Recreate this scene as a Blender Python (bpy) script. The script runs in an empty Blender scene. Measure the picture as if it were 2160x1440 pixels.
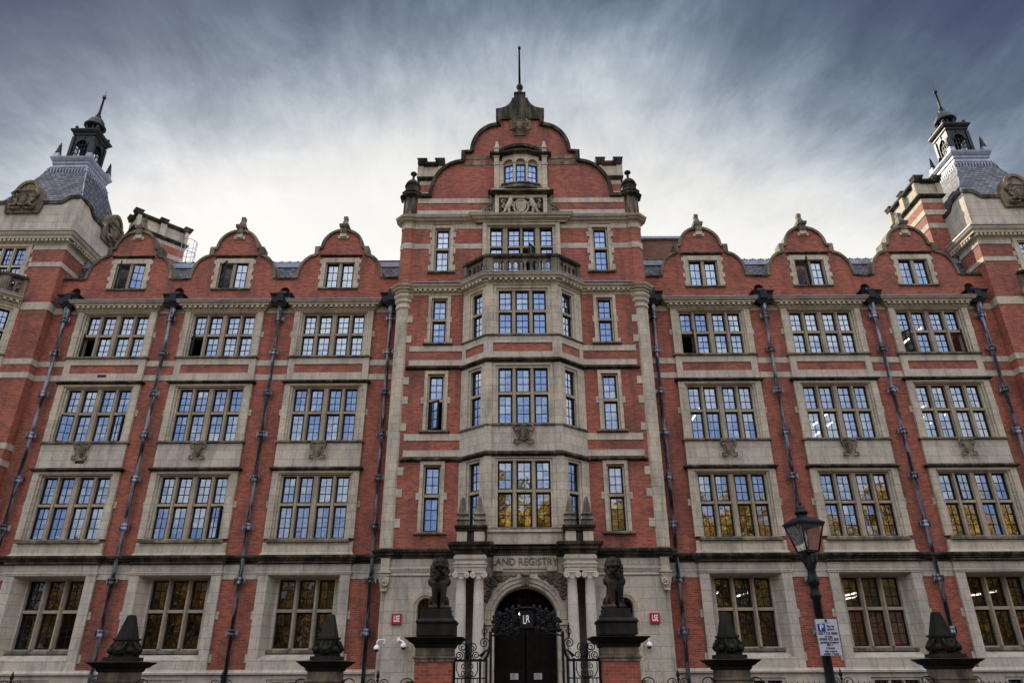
import bpy, math, random
from mathutils import Vector, Matrix, Quaternion
from mathutils.geometry import tessellate_polygon
R = math.radians
PI = math.pi
rng = random.Random(7)
S = bpy.context.scene
COL = S.collection

# ------------------------------------------------------------------ camera
cam = bpy.data.cameras.new('camera')
cam.sensor_width = 36.0
cam.lens = 25.0
cam.clip_start = 0.1
cam.clip_end = 3000
camo = bpy.data.objects.new('camera', cam)
COL.objects.link(camo)
camo.location = (-0.35, -30.15, 1.6)
camo.rotation_euler = (Matrix.Rotation(R(0.2286), 3, 'Z') @ Matrix.Rotation(R(90 + 25.063), 3, 'X')
                       @ Matrix.Rotation(R(-0.2329), 3, 'Z')).to_euler()
S.camera = camo

# ------------------------------------------------------------------ view
S.view_settings.view_transform = 'Standard'
S.view_settings.look = 'None'
S.view_settings.gamma = 1
S.view_settings.exposure = 0.75
S.cycles.transparent_max_bounces = 24
S.cycles.max_bounces = 8

# ------------------------------------------------------------------ sun and sky
SUN_AZ, SUN_EL = -34.0, 33.0           # azimuth from +Y (minus = left of the axis), elevation
sd = Vector((math.sin(R(SUN_AZ)) * math.cos(R(SUN_EL)), math.cos(R(SUN_AZ)) * math.cos(R(SUN_EL)), math.sin(R(SUN_EL))))
sun = bpy.data.lights.new('sun', 'SUN')
sun.energy = 5.0
sun.angle = R(0.5)
sun.color = (1.0, 0.9, 0.74)
suno = bpy.data.objects.new('sun', sun)
COL.objects.link(suno)
suno.rotation_euler = sd.to_track_quat('Z', 'Y').to_euler()
suno.location = sd * 60


class NT:
    """small node-tree writer"""
    def __init__(s, tree):
        s.t = tree
        tree.nodes.clear()

    def n(s, typ, ins=None, **kw):
        nd = s.t.nodes.new(typ)
        for k, v in kw.items():
            setattr(nd, k, v)
        for k, v in (ins or {}).items():
            sock = nd.inputs[k]
            if hasattr(v, 'is_output') or isinstance(v, bpy.types.NodeSocket):
                s.t.links.new(v, sock)
            else:
                sock.default_value = v
        return nd

    def math(s, op, a, b=0.0, clamp=False):
        return s.n('ShaderNodeMath', {0: a, 1: b}, operation=op, use_clamp=clamp).outputs[0]

    def vmath(s, op, a, b):
        nd = s.n('ShaderNodeVectorMath', {0: a, 1: b}, operation=op)
        return nd.outputs['Value'] if op == 'DOT_PRODUCT' else nd.outputs[0]

    def ramp(s, fac, stops, interp='LINEAR'):
        nd = s.n('ShaderNodeValToRGB', {'Fac': fac})
        cr = nd.color_ramp
        cr.interpolation = interp
        while len(cr.elements) < len(stops):
            cr.elements.new(0.5)
        for e, (p, c) in zip(cr.elements, stops):
            e.position = p
            e.color = (c, c, c, 1) if isinstance(c, (int, float)) else (*c, 1)
        return nd.outputs['Color']

    def mix(s, fac, a, b, blend='MIX'):
        nd = s.n('ShaderNodeMix', data_type='RGBA', blend_type=blend)
        for k, v in ((0, fac), (6, a), (7, b)):
            if isinstance(v, bpy.types.NodeSocket):
                s.t.links.new(v, nd.inputs[k])
            else:
                nd.inputs[k].default_value = v if k == 0 else (*v, 1)
        return nd.outputs[2]

    def noise(s, vec, scale, detail=4, rough=0.55):
        return s.n('ShaderNodeTexNoise', {'Vector': vec, 'Scale': scale, 'Detail': detail, 'Roughness': rough}).outputs['Fac']

    def mapv(s, vec, scale=(1, 1, 1), loc=(0, 0, 0)):
        return s.n('ShaderNodeMapping', {'Vector': vec, 'Scale': scale, 'Location': loc}).outputs[0]


def build_world():
    w = bpy.data.worlds.new('World')
    S.world = w
    w.use_nodes = True
    g = NT(w.node_tree)
    d = g.n('ShaderNodeTexCoord').outputs['Generated']
    sep = g.n('ShaderNodeSeparateXYZ', {0: d})
    x, y, z = sep.outputs
    sky = g.n('ShaderNodeTexSky', sky_type='NISHITA', sun_disc=False, sun_elevation=R(SUN_EL), sun_rotation=R(SUN_AZ),
              altitude=50, air_density=1.0, dust_density=1.5, ozone_density=1.5).outputs[0]
    # thin streaky cloud sheet overhead
    zz = g.math('MAXIMUM', z, 0.03)
    zz = g.math('ADD', zz, 0.12)
    u = g.math('DIVIDE', x, zz)
    v = g.math('DIVIDE', y, zz)
    pv = g.n('ShaderNodeCombineXYZ', {0: u, 1: v, 2: 0.0}).outputs[0]
    warp = g.n('ShaderNodeTexNoise', {'Vector': pv, 'Scale': 0.9, 'Detail': 3}).outputs['Color']
    pv2 = g.vmath('ADD', pv, g.vmath('MULTIPLY', warp, (0.55, 0.55, 0.0)))
    rot = g.n('ShaderNodeMapping', {'Vector': pv2, 'Rotation': (0, 0, R(28)), 'Scale': (1.0, 0.34, 1.0), 'Location': (3.1, 1.7, 0)}).outputs[0]
    n1 = g.noise(rot, 2.6, 9, 0.66)
    n2 = g.noise(g.mapv(pv2, (1.0, 1.0, 1), (0.3, 5.0, 0)), 1.7, 8, 0.60)
    n3 = g.noise(g.mapv(pv2, (1.0, 0.6, 1), (4.3, 2.0, 0)), 9.0, 6, 0.7)
    nn = g.math('ADD', g.math('ADD', g.math('MULTIPLY', n1, 0.22), g.math('MULTIPLY', n2, 0.50)), g.math('MULTIPLY', n3, 0.28))
    # a bright gap low behind the building under a darker bank of cloud that closes overhead and to the sides
    xo = g.math('ADD', x, 0.02)
    q = g.math('ADD', z, g.math('MULTIPLY', g.math('MULTIPLY', xo, xo), 0.66))
    q = g.math('ADD', q, g.math('MULTIPLY', g.math('SUBTRACT', 0.50, nn), 0.24))
    shape = g.ramp(q, [(0.52, 0.97), (0.615, 0.90), (0.66, 0.77), (0.695, 0.59), (0.725, 0.43), (0.75, 0.29), (0.785, 0.175), (0.825, 0.115), (0.88, 0.075), (1.0, 0.055)])
    tint = g.ramp(q, [(0.54, (1.03, 1.0, 0.94)), (0.655, (1.0, 1.0, 0.985)), (0.72, (0.88, 1.0, 1.13)), (0.79, (0.74, 0.97, 1.34)), (0.88, (0.68, 0.82, 1.75))])
    cl = g.ramp(nn, [(0.36, 0.76), (0.46, 0.94), (0.54, 1.06), (0.64, 1.32)])
    soft = g.mix(g.ramp(q, [(0.58, 0.10), (0.70, 0.6), (0.76, 0.9)]), (1, 1, 1), cl)
    veil = g.mix(1.0, tint, soft, 'MULTIPLY')
    veil = g.n('ShaderNodeVectorMath', {0: veil, 'Scale': g.math('MULTIPLY', shape, 6.0)}, operation='SCALE').outputs[0]
    # broken blue sky with white clouds on the side away from the sun
    back = g.ramp(y, [(0.15, 1.0), (0.42, 0.0)])
    bc = g.noise(g.mapv(pv2, (1, 1, 1), (7, 2, 0)), 2.1, 6, 0.55)
    bm = g.ramp(bc, [(0.42, 0.0), (0.60, 1.0)])
    bcol = g.mix(bm, (4.1, 5.4, 8.4), (11.8, 11.5, 11.2))
    hz = g.ramp(z, [(0.0, 0.42), (0.25, 0.72), (0.5, 1.05), (0.8, 1.55)])
    bcol = g.mix(1.0, bcol, hz, 'MULTIPLY')
    tot = g.mix(back, veil, bcol)
    tot = g.mix(0.02, tot, sky)
    tot = g.mix(g.ramp(z, [(0.0, 1.0), (0.02, 0.0)]), tot, (1.3, 1.3, 1.35))
    bg = g.n('ShaderNodeBackground', {'Color': tot, 'Strength': 0.10})
    out = g.n('ShaderNodeOutputWorld', {0: bg.outputs[0]})


build_world()


# ------------------------------------------------------------------ materials
def new_mat(name):
    m = bpy.data.materials.new(name)
    m.use_nodes = True
    return m, NT(m.node_tree)


def wall_uv(g):
    geo = g.n('ShaderNodeNewGeometry')
    p = g.n('ShaderNodeSeparateXYZ', {0: geo.outputs['Position']})
    nn = g.n('ShaderNodeSeparateXYZ', {0: geo.outputs['True Normal']})
    st = g.math('GREATER_THAN', g.math('ABSOLUTE', nn.outputs[1]), 0.6)
    u = g.math('ADD', g.math('MULTIPLY', p.outputs[0], st), g.math('MULTIPLY', p.outputs[1], g.math('SUBTRACT', 1.0, st)))
    return geo.outputs['Position'], g.n('ShaderNodeCombineXYZ', {0: u, 1: p.outputs[2], 2: 0.0}).outputs[0], p


def finish(g, col, rough, bump=None, bs=0.3, bd=0.02, **kw):
    ins = {'Base Color': col, 'Roughness': rough}
    ins.update(kw)
    if bump is not None:
        ins['Normal'] = g.n('ShaderNodeBump', {'Height': bump, 'Strength': bs, 'Distance': bd}).outputs[0]
    b = g.n('ShaderNodeBsdfPrincipled', ins)
    g.n('ShaderNodeOutputMaterial', {0: b.outputs[0]})


def mat_brick(name, c1, c2, mortar, dirt=0.5):
    m, g = new_mat(name)
    pos, uv, p = wall_uv(g)
    bt = g.n('ShaderNodeTexBrick', {'Vector': uv, 'Color1': (*c1, 1), 'Color2': (*c2, 1), 'Mortar': (*mortar, 1), 'Scale': 1.0,
                                    'Mortar Size': 0.011, 'Mortar Smooth': 0.3, 'Bias': 0.0, 'Brick Width': 0.23, 'Row Height': 0.078})
    big = g.noise(pos, 0.55, 5, 0.6)
    fine = g.noise(g.mapv(uv, (5.0, 13.0, 1)), 1.0, 3, 0.7)
    c = g.mix(1.0, bt.outputs['Color'], g.ramp(big, [(0.28, (0.62, 0.62, 0.66)), (0.5, (1.0, 1.0, 1.0)), (0.72, (1.22, 1.18, 1.12))]), 'MULTIPLY')
    c = g.mix(1.0, c, g.ramp(fine, [(0.25, 0.72), (0.5, 1.0), (0.78, 1.30)]), 'MULTIPLY')
    streak = g.noise(g.mapv(pos, (1.6, 1.6, 0.16)), 1.0, 5, 0.65)
    c = g.mix(g.math('MULTIPLY', g.ramp(streak, [(0.48, 0.0), (0.72, 1.0)]), dirt), c, (0.035, 0.022, 0.018))
    finish(g, c, 0.85, bt.outputs['Fac'], -0.4, 0.012)
    return m


def mat_stone(name, base=(0.50, 0.425, 0.315), soot=0.25, dark=(0.045, 0.042, 0.037), bw=0.85, bh=0.34, joint=0.011, rough=0.85, lo=0.46, hi=0.72):
    m, g = new_mat(name)
    pos, uv, p = wall_uv(g)
    b2 = tuple(v * 0.86 for v in base)
    b3 = tuple(v * 0.55 for v in base)
    bt = g.n('ShaderNodeTexBrick', {'Vector': uv, 'Color1': (*base, 1), 'Color2': (*b2, 1), 'Mortar': (*b3, 1), 'Scale': 1.0,
                                    'Mortar Size': joint, 'Mortar Smooth': 0.2, 'Brick Width': bw, 'Row Height': bh})
    big = g.noise(pos, 0.8, 6, 0.62)
    c = g.mix(1.0, bt.outputs['Color'], g.ramp(big, [(0.28, (0.74, 0.74, 0.76)), (0.5, (1, 1, 1)), (0.72, (1.10, 1.06, 0.98))]), 'MULTIPLY')
    fine = g.noise(pos, 9.0, 5, 0.7)
    c = g.mix(1.0, c, g.ramp(fine, [(0.3, 0.84), (0.7, 1.12)]), 'MULTIPLY')
    st = g.noise(g.mapv(pos, (2.6, 2.6, 0.55)), 1.0, 7, 0.68)
    c = g.mix(g.math('MULTIPLY', g.ramp(st, [(lo, 0.0), (hi, 1.0)]), soot), c, dark)
    h = g.math('ADD', fine, g.math('MULTIPLY', bt.outputs['Fac'], -0.6))
    finish(g, c, rough, h, 0.35, 0.02, **{'Specular IOR Level': 0.15 if max(base) < 0.25 else 0.4})
    return m


def mat_plain(name, col, rough=0.5, var=0.25, scale=3.0, bump=0.0, **kw):
    m, g = new_mat(name)
    geo = g.n('ShaderNodeNewGeometry')
    f = g.noise(geo.outputs['Position'], scale, 5, 0.6)
    c = g.mix(1.0, col, g.ramp(f, [(0.3, 1 - var), (0.7, 1 + var)]), 'MULTIPLY')
    fine = g.noise(geo.outputs['Position'], scale * 9, 3, 0.6)
    finish(g, c, rough, fine if bump else None, bump, 0.02, **kw)
    return m


def mat_slate(name):
    m, g = new_mat(name)
    pos, uv, p = wall_uv(g)
    bt = g.n('ShaderNodeTexBrick', {'Vector': uv, 'Color1': (0.028, 0.034, 0.054, 1), 'Color2': (0.13, 0.132, 0.145, 1), 'Mortar': (0.008, 0.009, 0.013, 1),
                                    'Scale': 1.0, 'Mortar Size': 0.022, 'Mortar Smooth': 0.1, 'Brick Width': 0.28, 'Row Height': 0.17})
    nz = g.noise(pos, 1.4, 5, 0.6)
    c = g.mix(1.0, bt.outputs['Color'], g.ramp(nz, [(0.3, 0.6), (0.7, 1.5)]), 'MULTIPLY')
    ms = g.noise(pos, 4.0, 4, 0.7)
    c = g.mix(g.math('MULTIPLY', g.ramp(ms, [(0.55, 0.0), (0.7, 1.0)]), 0.35), c, (0.16, 0.15, 0.10))
    finish(g, c, 0.6, bt.outputs['Fac'], -0.6, 0.02, **{'Specular IOR Level': 0.3})
    return m


def mat_pipe(name):
    m, g = new_mat(name)
    geo = g.n('ShaderNodeNewGeometry')
    f = g.noise(g.mapv(geo.outputs['Position'], (5, 5, 0.9)), 1.0, 5, 0.65)
    c = g.ramp(f, [(0.40, (0.010, 0.011, 0.016)), (0.48, (0.035, 0.04, 0.055)), (0.56, (0.22, 0.24, 0.30)), (0.66, (0.34, 0.36, 0.42))])  # pale streaks are sky reflections put into the paint colour
    finish(g, c, 0.38)
    return m


def mat_glass(name, refl=0.34, tint=(0.70, 0.82, 1.0), trans=0.72, wob=0.004):
    m, g = new_mat(name)
    geo = g.n('ShaderNodeNewGeometry')
    f = g.noise(geo.outputs['Position'], 2.3, 2, 0.5)
    bump = g.n('ShaderNodeBump', {'Height': f, 'Strength': 1.0, 'Distance': wob}).outputs[0]
    fres = g.n('ShaderNodeFresnel', {'IOR': 1.5}).outputs[0]
    fac = g.math('ADD', g.math('MULTIPLY', fres, 0.9), refl - 0.04, True)
    gl = g.n('ShaderNodeBsdfGlossy', {'Color': (*tint, 1), 'Roughness': 0.02, 'Normal': bump})
    tr = g.n('ShaderNodeBsdfTransparent', {'Color': (trans, trans, trans, 1)})
    mx = g.n('ShaderNodeMixShader', {0: fac, 1: tr.outputs[0], 2: gl.outputs[0]})
    g.n('ShaderNodeOutputMaterial', {0: mx.outputs[0]})
    return m


def mat_emit(name, col, s):
    m, g = new_mat(name)
    e = g.n('ShaderNodeEmission', {'Color': (*col, 1), 'Strength': s})
    g.n('ShaderNodeOutputMaterial', {0: e.outputs[0]})
    return m


def mat_leaf(name):
    m, g = new_mat(name)
    geo = g.n('ShaderNodeNewGeometry')
    f = g.noise(geo.outputs['Position'], 0.35, 3, 0.6)
    c1 = g.ramp(geo.outputs['Random Per Island'], [(0.0, (0.24, 0.085, 0.014)), (0.35, (0.62, 0.30, 0.028)), (0.7, (0.78, 0.47, 0.05)), (1.0, (0.26, 0.22, 0.03))])
    c = g.mix(g.ramp(f, [(0.4, 0.0), (0.65, 0.55)]), c1, (0.07, 0.085, 0.015))
    b = g.n('ShaderNodeBsdfPrincipled', {'Base Color': c, 'Roughness': 0.6})
    t = g.n('ShaderNodeBsdfTranslucent', {'Color': c})
    mx = g.n('ShaderNodeMixShader', {0: 0.12, 1: b.outputs[0], 2: t.outputs[0]})
    g.n('ShaderNodeOutputMaterial', {0: mx.outputs[0]})
    return m


M = {}
M['brick'] = mat_brick('red_brick', (0.375, 0.083, 0.039), (0.175, 0.036, 0.021), (0.24, 0.122, 0.083), 0.6)
M['brick_dark'] = mat_brick('old_brick', (0.24, 0.085, 0.05), (0.15, 0.05, 0.032), (0.18, 0.13, 0.10), 0.5)
M['stone'] = mat_stone('buff_stone', soot=0.50, lo=0.48, hi=0.72)
M['ashlar'] = mat_stone('ashlar_stone', base=(0.48, 0.415, 0.33), soot=0.46, bw=1.0, bh=0.42, lo=0.47)
M['band'] = mat_stone('band_stone', base=(0.49, 0.42, 0.325), soot=0.42, bw=0.7, bh=5.0, lo=0.47)
M['pale'] = mat_stone('pale_stone', base=(0.56, 0.50, 0.41), soot=0.2, bw=9.0, bh=1.3, joint=0.008)
M['mullion'] = mat_stone('grimy_shaded_mullion_stone', base=(0.36, 0.285, 0.195), soot=0.35, bw=9.0, bh=0.6, joint=0.008)  # browner with grime, plus some recess shade put into the base colour
M['worn'] = mat_stone('weathered_stone', base=(0.26, 0.205, 0.135), dark=(0.030, 0.027, 0.023), soot=0.85, lo=0.36, hi=0.58)
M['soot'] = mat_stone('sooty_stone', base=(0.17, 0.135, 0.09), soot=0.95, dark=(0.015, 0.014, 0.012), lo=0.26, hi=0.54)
M['carve'] = mat_stone('carved_stone', base=(0.24, 0.185, 0.125), dark=(0.02, 0.017, 0.014), soot=0.85, bw=9, bh=9, joint=0.0, lo=0.4, hi=0.65)
M['moss'] = mat_stone('mossy_dark_stone', base=(0.026, 0.024, 0.018), soot=0.9, dark=(0.006, 0.006, 0.005), bw=9, bh=9, joint=0.0, lo=0.35, hi=0.65)
M['lead'] = mat_plain('grey_lead', (0.24, 0.26, 0.33), 0.45, 0.35)
M['lead_dark'] = mat_plain('dark_lead', (0.010, 0.011, 0.016), 0.5, 0.35, **{'Specular IOR Level': 0.25})
M['slate'] = mat_slate('slate')
M['pipe'] = mat_pipe('black_painted_iron_sky_glints')
M['iron'] = mat_plain('black_iron', (0.006, 0.006, 0.008), 0.5, 0.3, **{'Specular IOR Level': 0.2})
M['frame'] = mat_plain('black_window_iron', (0.006, 0.007, 0.010), 0.6, 0.2, **{'Specular IOR Level': 0.2})
M['frame_in'] = mat_plain('inner_sash_paint', (0.10, 0.11, 0.13), 0.6, 0.15)
M['glass'] = mat_glass('window_glass')
M['glass2'] = mat_glass('inner_glass', 0.18, (0.72, 0.86, 1.0), 0.8, 0.003)
M['glass_dark'] = mat_glass('ground_floor_glass', 0.075, (0.9, 0.95, 1.0), 0.45, 0.004)
M['glass_dim'] = mat_glass('fanlight_glass', 0.01, (0.9, 0.95, 1.0), 0.1, 0.003)
M['lampglass'] = mat_glass('lantern_glass', 0.10, (1, 1, 1), 0.88, 0.004)
M['white'] = mat_plain('white_paint', (0.78, 0.78, 0.76), 0.5, 0.06)
M['blind'] = mat_plain('pale_blind', (0.80, 0.81, 0.82), 0.8, 0.12, 6)
M['plaster'] = mat_plain('interior_plaster', (0.42, 0.41, 0.38), 0.9, 0.15, 1)
M['dark'] = mat_plain('dark_void', (0.015, 0.014, 0.013), 0.9, 0.3)
M['wood'] = mat_plain('dark_oak', (0.009, 0.0055, 0.0038), 0.6, 0.5, 4, 0.3, **{'Specular IOR Level': 0.12})
M['bronze'] = mat_stone('weathered_bronze_stone', base=(0.060, 0.038, 0.023), soot=0.97, dark=(0.006, 0.0055, 0.005), bw=9, bh=9, joint=0.0, rough=0.6, lo=0.36, hi=0.56)
M['red'] = mat_plain('red_sign_paint', (0.36, 0.004, 0.010), 0.35, 0.05)
M['paper'] = mat_plain('paper', (0.50, 0.49, 0.45), 0.8, 0.08)
M['signgrey'] = mat_plain('pale_sign_face', (0.50, 0.53, 0.60), 0.4, 0.05)
M['blue'] = mat_plain('blue_sign_paint', (0.012, 0.035, 0.26), 0.4, 0.05)
M['ink'] = mat_plain('dark_ink', (0.012, 0.015, 0.05), 0.6, 0.05)
M['tube'] = mat_emit('lit_tube', (1.0, 0.97, 0.88), 5.0)
M['bulb'] = mat_emit('lit_bulb', (1.0, 0.86, 0.6), 7.0)
M['leaf'] = mat_leaf('autumn_leaf')
M['bark'] = mat_plain('bark', (0.10, 0.08, 0.06), 0.9, 0.4, 2, 0.5)
M['asphalt'] = mat_plain('asphalt', (0.05, 0.05, 0.052), 0.9, 0.25, 2, 0.4)
M['paving'] = mat_stone('paving', base=(0.10, 0.095, 0.088), soot=0.3, bw=0.9, bh=0.6)
M['grass'] = mat_plain('lawn', (0.05, 0.075, 0.02), 0.95, 0.4, 1.5, 0.5)


# ------------------------------------------------------------------ mesh writer
class MB:
    def __init__(s, M4=None):
        s.v, s.f, s.sm = [], [], []
        s.M = M4

    def add(s, pts):
        i = len(s.v)
        if s.M is not None:
            pts = [tuple(s.M @ Vector(p)) for p in pts]
        s.v.extend(pts)
        return i

    def face(s, pts, smooth=False):
        i = s.add(pts)
        s.f.append(tuple(range(i, i + len(pts))))
        s.sm.append(smooth)

    def box(s, x0, x1, y0, y1, z0, z1):
        if x0 > x1: x0, x1 = x1, x0
        if y0 > y1: y0, y1 = y1, y0
        if z0 > z1: z0, z1 = z1, z0
        i = s.add([(x0, y0, z0), (x1, y0, z0), (x1, y1, z0), (x0, y1, z0), (x0, y0, z1), (x1, y0, z1), (x1, y1, z1), (x0, y1, z1)])
        for q in ((0, 1, 5, 4), (1, 2, 6, 5), (2, 3, 7, 6), (3, 0, 4, 7), (4, 5, 6, 7), (3, 2, 1, 0)):
            s.f.append(tuple(i + k for k in q))
            s.sm.append(False)

    def frustum(s, cx, cy, z0, z1, hx0, hy0, hx1, hy1):
        i = s.add([(cx - hx0, cy - hy0, z0), (cx + hx0, cy - hy0, z0), (cx + hx0, cy + hy0, z0), (cx - hx0, cy + hy0, z0),
                   (cx - hx1, cy - hy1, z1), (cx + hx1, cy - hy1, z1), (cx + hx1, cy + hy1, z1), (cx - hx1, cy + hy1, z1)])
        for q in ((0, 1, 5, 4), (1, 2, 6, 5), (2, 3, 7, 6), (3, 0, 4, 7), (4, 5, 6, 7), (3, 2, 1, 0)):
            s.f.append(tuple(i + k for k in q))
            s.sm.append(False)

    def prism(s, outer, y0, y1, holes=()):
        """polygon in (x,z), front at y0, back at y1, with side walls"""
        loops = [list(outer)] + [list(h) for h in holes]
        flat = [p for l in loops for p in l]
        tris = tessellate_polygon([[Vector((p[0], p[1], 0)) for p in l] for l in loops])
        a = s.add([(p[0], y0, p[1]) for p in flat])
        b = s.add([(p[0], y1, p[1]) for p in flat])
        for t in tris:
            t = list(t)
            p0, p1, p2 = (flat[k] for k in t)
            ar = (p1[0] - p0[0]) * (p2[1] - p0[1]) - (p2[0] - p0[0]) * (p1[1] - p0[1])
            if abs(ar) < 1e-9:
                continue
            if ar < 0:
                t.reverse()
            s.f.append(tuple(a + k for k in t)); s.sm.append(False)
            s.f.append(tuple(b + k for k in reversed(t))); s.sm.append(False)
        o = 0
        for l in loops:
            n = len(l)
            for k in range(n):
                k2 = (k + 1) % n
                s.f.append((a + o + k, b + o + k, b + o + k2, a + o + k2)); s.sm.append(False)
            o += n

    def ribbon(s, path, d0, d1, y0, y1):
        """band following a (x,z) path; d0,d1 offsets along its left normal"""
        n = len(path)
        q = []
        for k in range(n):
            p = Vector(path[k])
            t0 = (p - Vector(path[k - 1])).normalized() if k > 0 else None
            t1 = (Vector(path[k + 1]) - p).normalized() if k < n - 1 else None
            if t0 is None: t0 = t1
            if t1 is None: t1 = t0
            n0 = Vector((-t0.y, t0.x)); n1 = Vector((-t1.y, t1.x))
            m = n0 + n1
            m = m / max(m.dot(n0), 0.35)
            q.append((p + m * d0, p + m * d1))
        for k in range(n - 1):
            (a0, a1), (b0, b1) = q[k], q[k + 1]
            P = lambda v, y: (v.x, y, v.y)
            i = s.add([P(a0, y0), P(b0, y0), P(b1, y0), P(a1, y0), P(a0, y1), P(b0, y1), P(b1, y1), P(a1, y1)])
            fs = [(0, 1, 2, 3), (7, 6, 5, 4), (3, 2, 6, 7), (1, 0, 4, 5)]
            if k == 0: fs.append((0, 3, 7, 4))
            if k == n - 2: fs.append((2, 1, 5, 6))
            for f in fs:
                s.f.append(tuple(i + j for j in f)); s.sm.append(False)

    def sweep(s, prof, path, closed=False):
        """profile [(out,z)] swept along an (x,y) path; outward = right of travel"""
        n = len(path)
        off = []
        for k in range(n):
            p = Vector(path[k])
            a = Vector(path[k - 1]) if (k > 0 or closed) else None
            b = Vector(path[(k + 1) % n]) if (k < n - 1 or closed) else None
            t0 = (p - a).normalized() if a is not None else None
            t1 = (b - p).normalized() if b is not None else None
            if t0 is None: t0 = t1
            if t1 is None: t1 = t0
            n0 = Vector((t0.y, -t0.x)); n1 = Vector((t1.y, -t1.x))
            m = n0 + n1
            if m.length < 1e-4: m = n0
            off.append(m / max(m.dot(n0), 0.3))
        rows = []
        for k in range(n):
            rows.append(s.add([(path[k][0] + off[k].x * o, path[k][1] + off[k].y * o, z) for o, z in prof]))
        for k in range(n if closed else n - 1):
            a, b = rows[k], rows[(k + 1) % n]
            for j in range(len(prof) - 1):
                s.f.append((a + j, b + j, b + j + 1, a + j + 1)); s.sm.append(False)
        if not closed:
            s.f.append(tuple(rows[0] + j for j in range(len(prof)))); s.sm.append(False)
            s.f.append(tuple(rows[-1] + j for j in reversed(range(len(prof))))); s.sm.append(False)

    def lathe(s, cx, cy, prof, n=16, rot=0.0, smooth=True, sx=1.0, sy=1.0):
        rows = []
        for r, z in prof:
            rows.append(s.add([(cx + sx * r * math.cos(rot + 2 * PI * k / n), cy + sy * r * math.sin(rot + 2 * PI * k / n), z) for k in range(n)]))
        for a, b in zip(rows, rows[1:]):
            for k in range(n):
                k2 = (k + 1) % n
                s.f.append((a + k, a + k2, b + k2, b + k)); s.sm.append(smooth)
        s.f.append(tuple(rows[0] + k for k in reversed(range(n)))); s.sm.append(False)
        s.f.append(tuple(rows[-1] + k for k in range(n))); s.sm.append(False)

    def tube(s, pts, r, n=8, closed=False):
        pts = [Vector(p) for p in pts]
        m = len(pts)
        rad = r if isinstance(r, (list, tuple)) else [r] * m
        up = Vector((0.13, 0.97, 0.21)).normalized()
        rows = []
        for k in range(m):
            a = pts[k - 1] if (k > 0 or closed) else pts[k]
            b = pts[(k + 1) % m] if (k < m - 1 or closed) else pts[k]
            t = (b - a).normalized()
            u = t.cross(up)
            if u.length < 1e-3: u = t.cross(Vector((1, 0, 0)))
            u.normalize()
            w = t.cross(u)
            rows.append(s.add([tuple(pts[k] + (u * math.cos(2 * PI * j / n) + w * math.sin(2 * PI * j / n)) * rad[k]) for j in range(n)]))
        for k in range(m if closed else m - 1):
            a, b = rows[k], rows[(k + 1) % m]
            for j in range(n):
                j2 = (j + 1) % n
                s.f.append((a + j, b + j, b + j2, a + j2)); s.sm.append(True)
        if not closed:
            s.f.append(tuple(rows[0] + j for j in range(n))); s.sm.append(False)
            s.f.append(tuple(rows[-1] + j for j in reversed(range(n)))); s.sm.append(False)

    def ball(s, c, r, n=10, sc=(1, 1, 1)):
        prof = [(max(r * math.sin(PI * k / 8), 1e-4), -r * math.cos(PI * k / 8)) for k in range(9)]
        old = s.M
        T = Matrix.Translation(Vector(c)) @ Matrix.Diagonal((sc[0], sc[1], sc[2], 1))
        s.M = T if old is None else old @ T
        s.lathe(0, 0, prof, n)
        s.M = old

    def build(s, name, mat, parent=None, loc=None):
        me = bpy.data.meshes.new(name)
        me.from_pydata(s.v, [], s.f)
        me.polygons.foreach_set('use_smooth', s.sm)
        me.materials.append(M[mat] if isinstance(mat, str) else mat)
        me.update()
        return link_mesh(name, me, parent, loc)


def link_mesh(name, me, parent=None, loc=None):
    o = bpy.data.objects.new(name, me)
    COL.objects.link(o)
    if parent is not None:
        o.parent = parent
    if loc is not None:
        o.location = loc
    return o


def empty(name, loc=(0, 0, 0), rz=0.0):
    o = bpy.data.objects.new(name, None)
    COL.objects.link(o)
    o.location = loc
    o.rotation_euler = (0, 0, rz)
    o.empty_display_size = 0.2
    return o


def tag(o, label=None, cat=None, group=None, kind=None):
    if label: o['label'] = label
    if cat: o['category'] = cat
    if group: o['group'] = group
    if kind: o['kind'] = kind
    return o


def children(o):
    return [c for c in COL.objects if c.parent == o]


def copy_tree(o, parent=None):
    c = o.copy()
    COL.objects.link(c)
    if parent is not None:
        c.parent = parent
    for ch in children(o):
        copy_tree(ch, c)
    return c


def arc(cx, cz, rx, rz, a0, a1, n=12):
    return [(cx + rx * math.cos(R(a0 + (a1 - a0) * k / n)), cz + rz * math.sin(R(a0 + (a1 - a0) * k / n))) for k in range(n + 1)]


def spiral(cx, cz, r0, r1, a0, turns, y=0.0, n=26):
    out = []
    for k in range(n + 1):
        t = k / n
        a = R(a0) + turns * 2 * PI * t
        r = r0 + (r1 - r0) * t
        out.append((cx + r * math.cos(a), y, cz + r * math.sin(a)))
    return out


def text_obj(name, body, size, loc, mat, parent=None, sx=1.0, depth=0.01, bold=0.0, rz=0.0, align='CENTER', spacing=1.0):
    cu = bpy.data.curves.new(name, 'FONT')
    cu.body = body
    cu.size = size
    cu.align_x = align
    cu.align_y = 'CENTER'
    cu.extrude = depth
    cu.offset = bold
    cu.space_character = spacing
    t = bpy.data.objects.new(name + '_tmp', cu)
    COL.objects.link(t)
    bpy.context.view_layer.update()
    me = bpy.data.meshes.new_from_object(t.evaluated_get(bpy.context.evaluated_depsgraph_get()))
    bpy.data.objects.remove(t)
    bpy.data.curves.remove(cu)
    me.name = name
    me.transform(Matrix.Rotation(rz, 4, 'Z') @ Matrix.Rotation(PI / 2, 4, 'X') @ Matrix.Diagonal((sx, 1, 1, 1)))
    me.materials.clear()
    me.materials.append(M[mat])
    return link_mesh(name, me, parent, loc)


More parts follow.
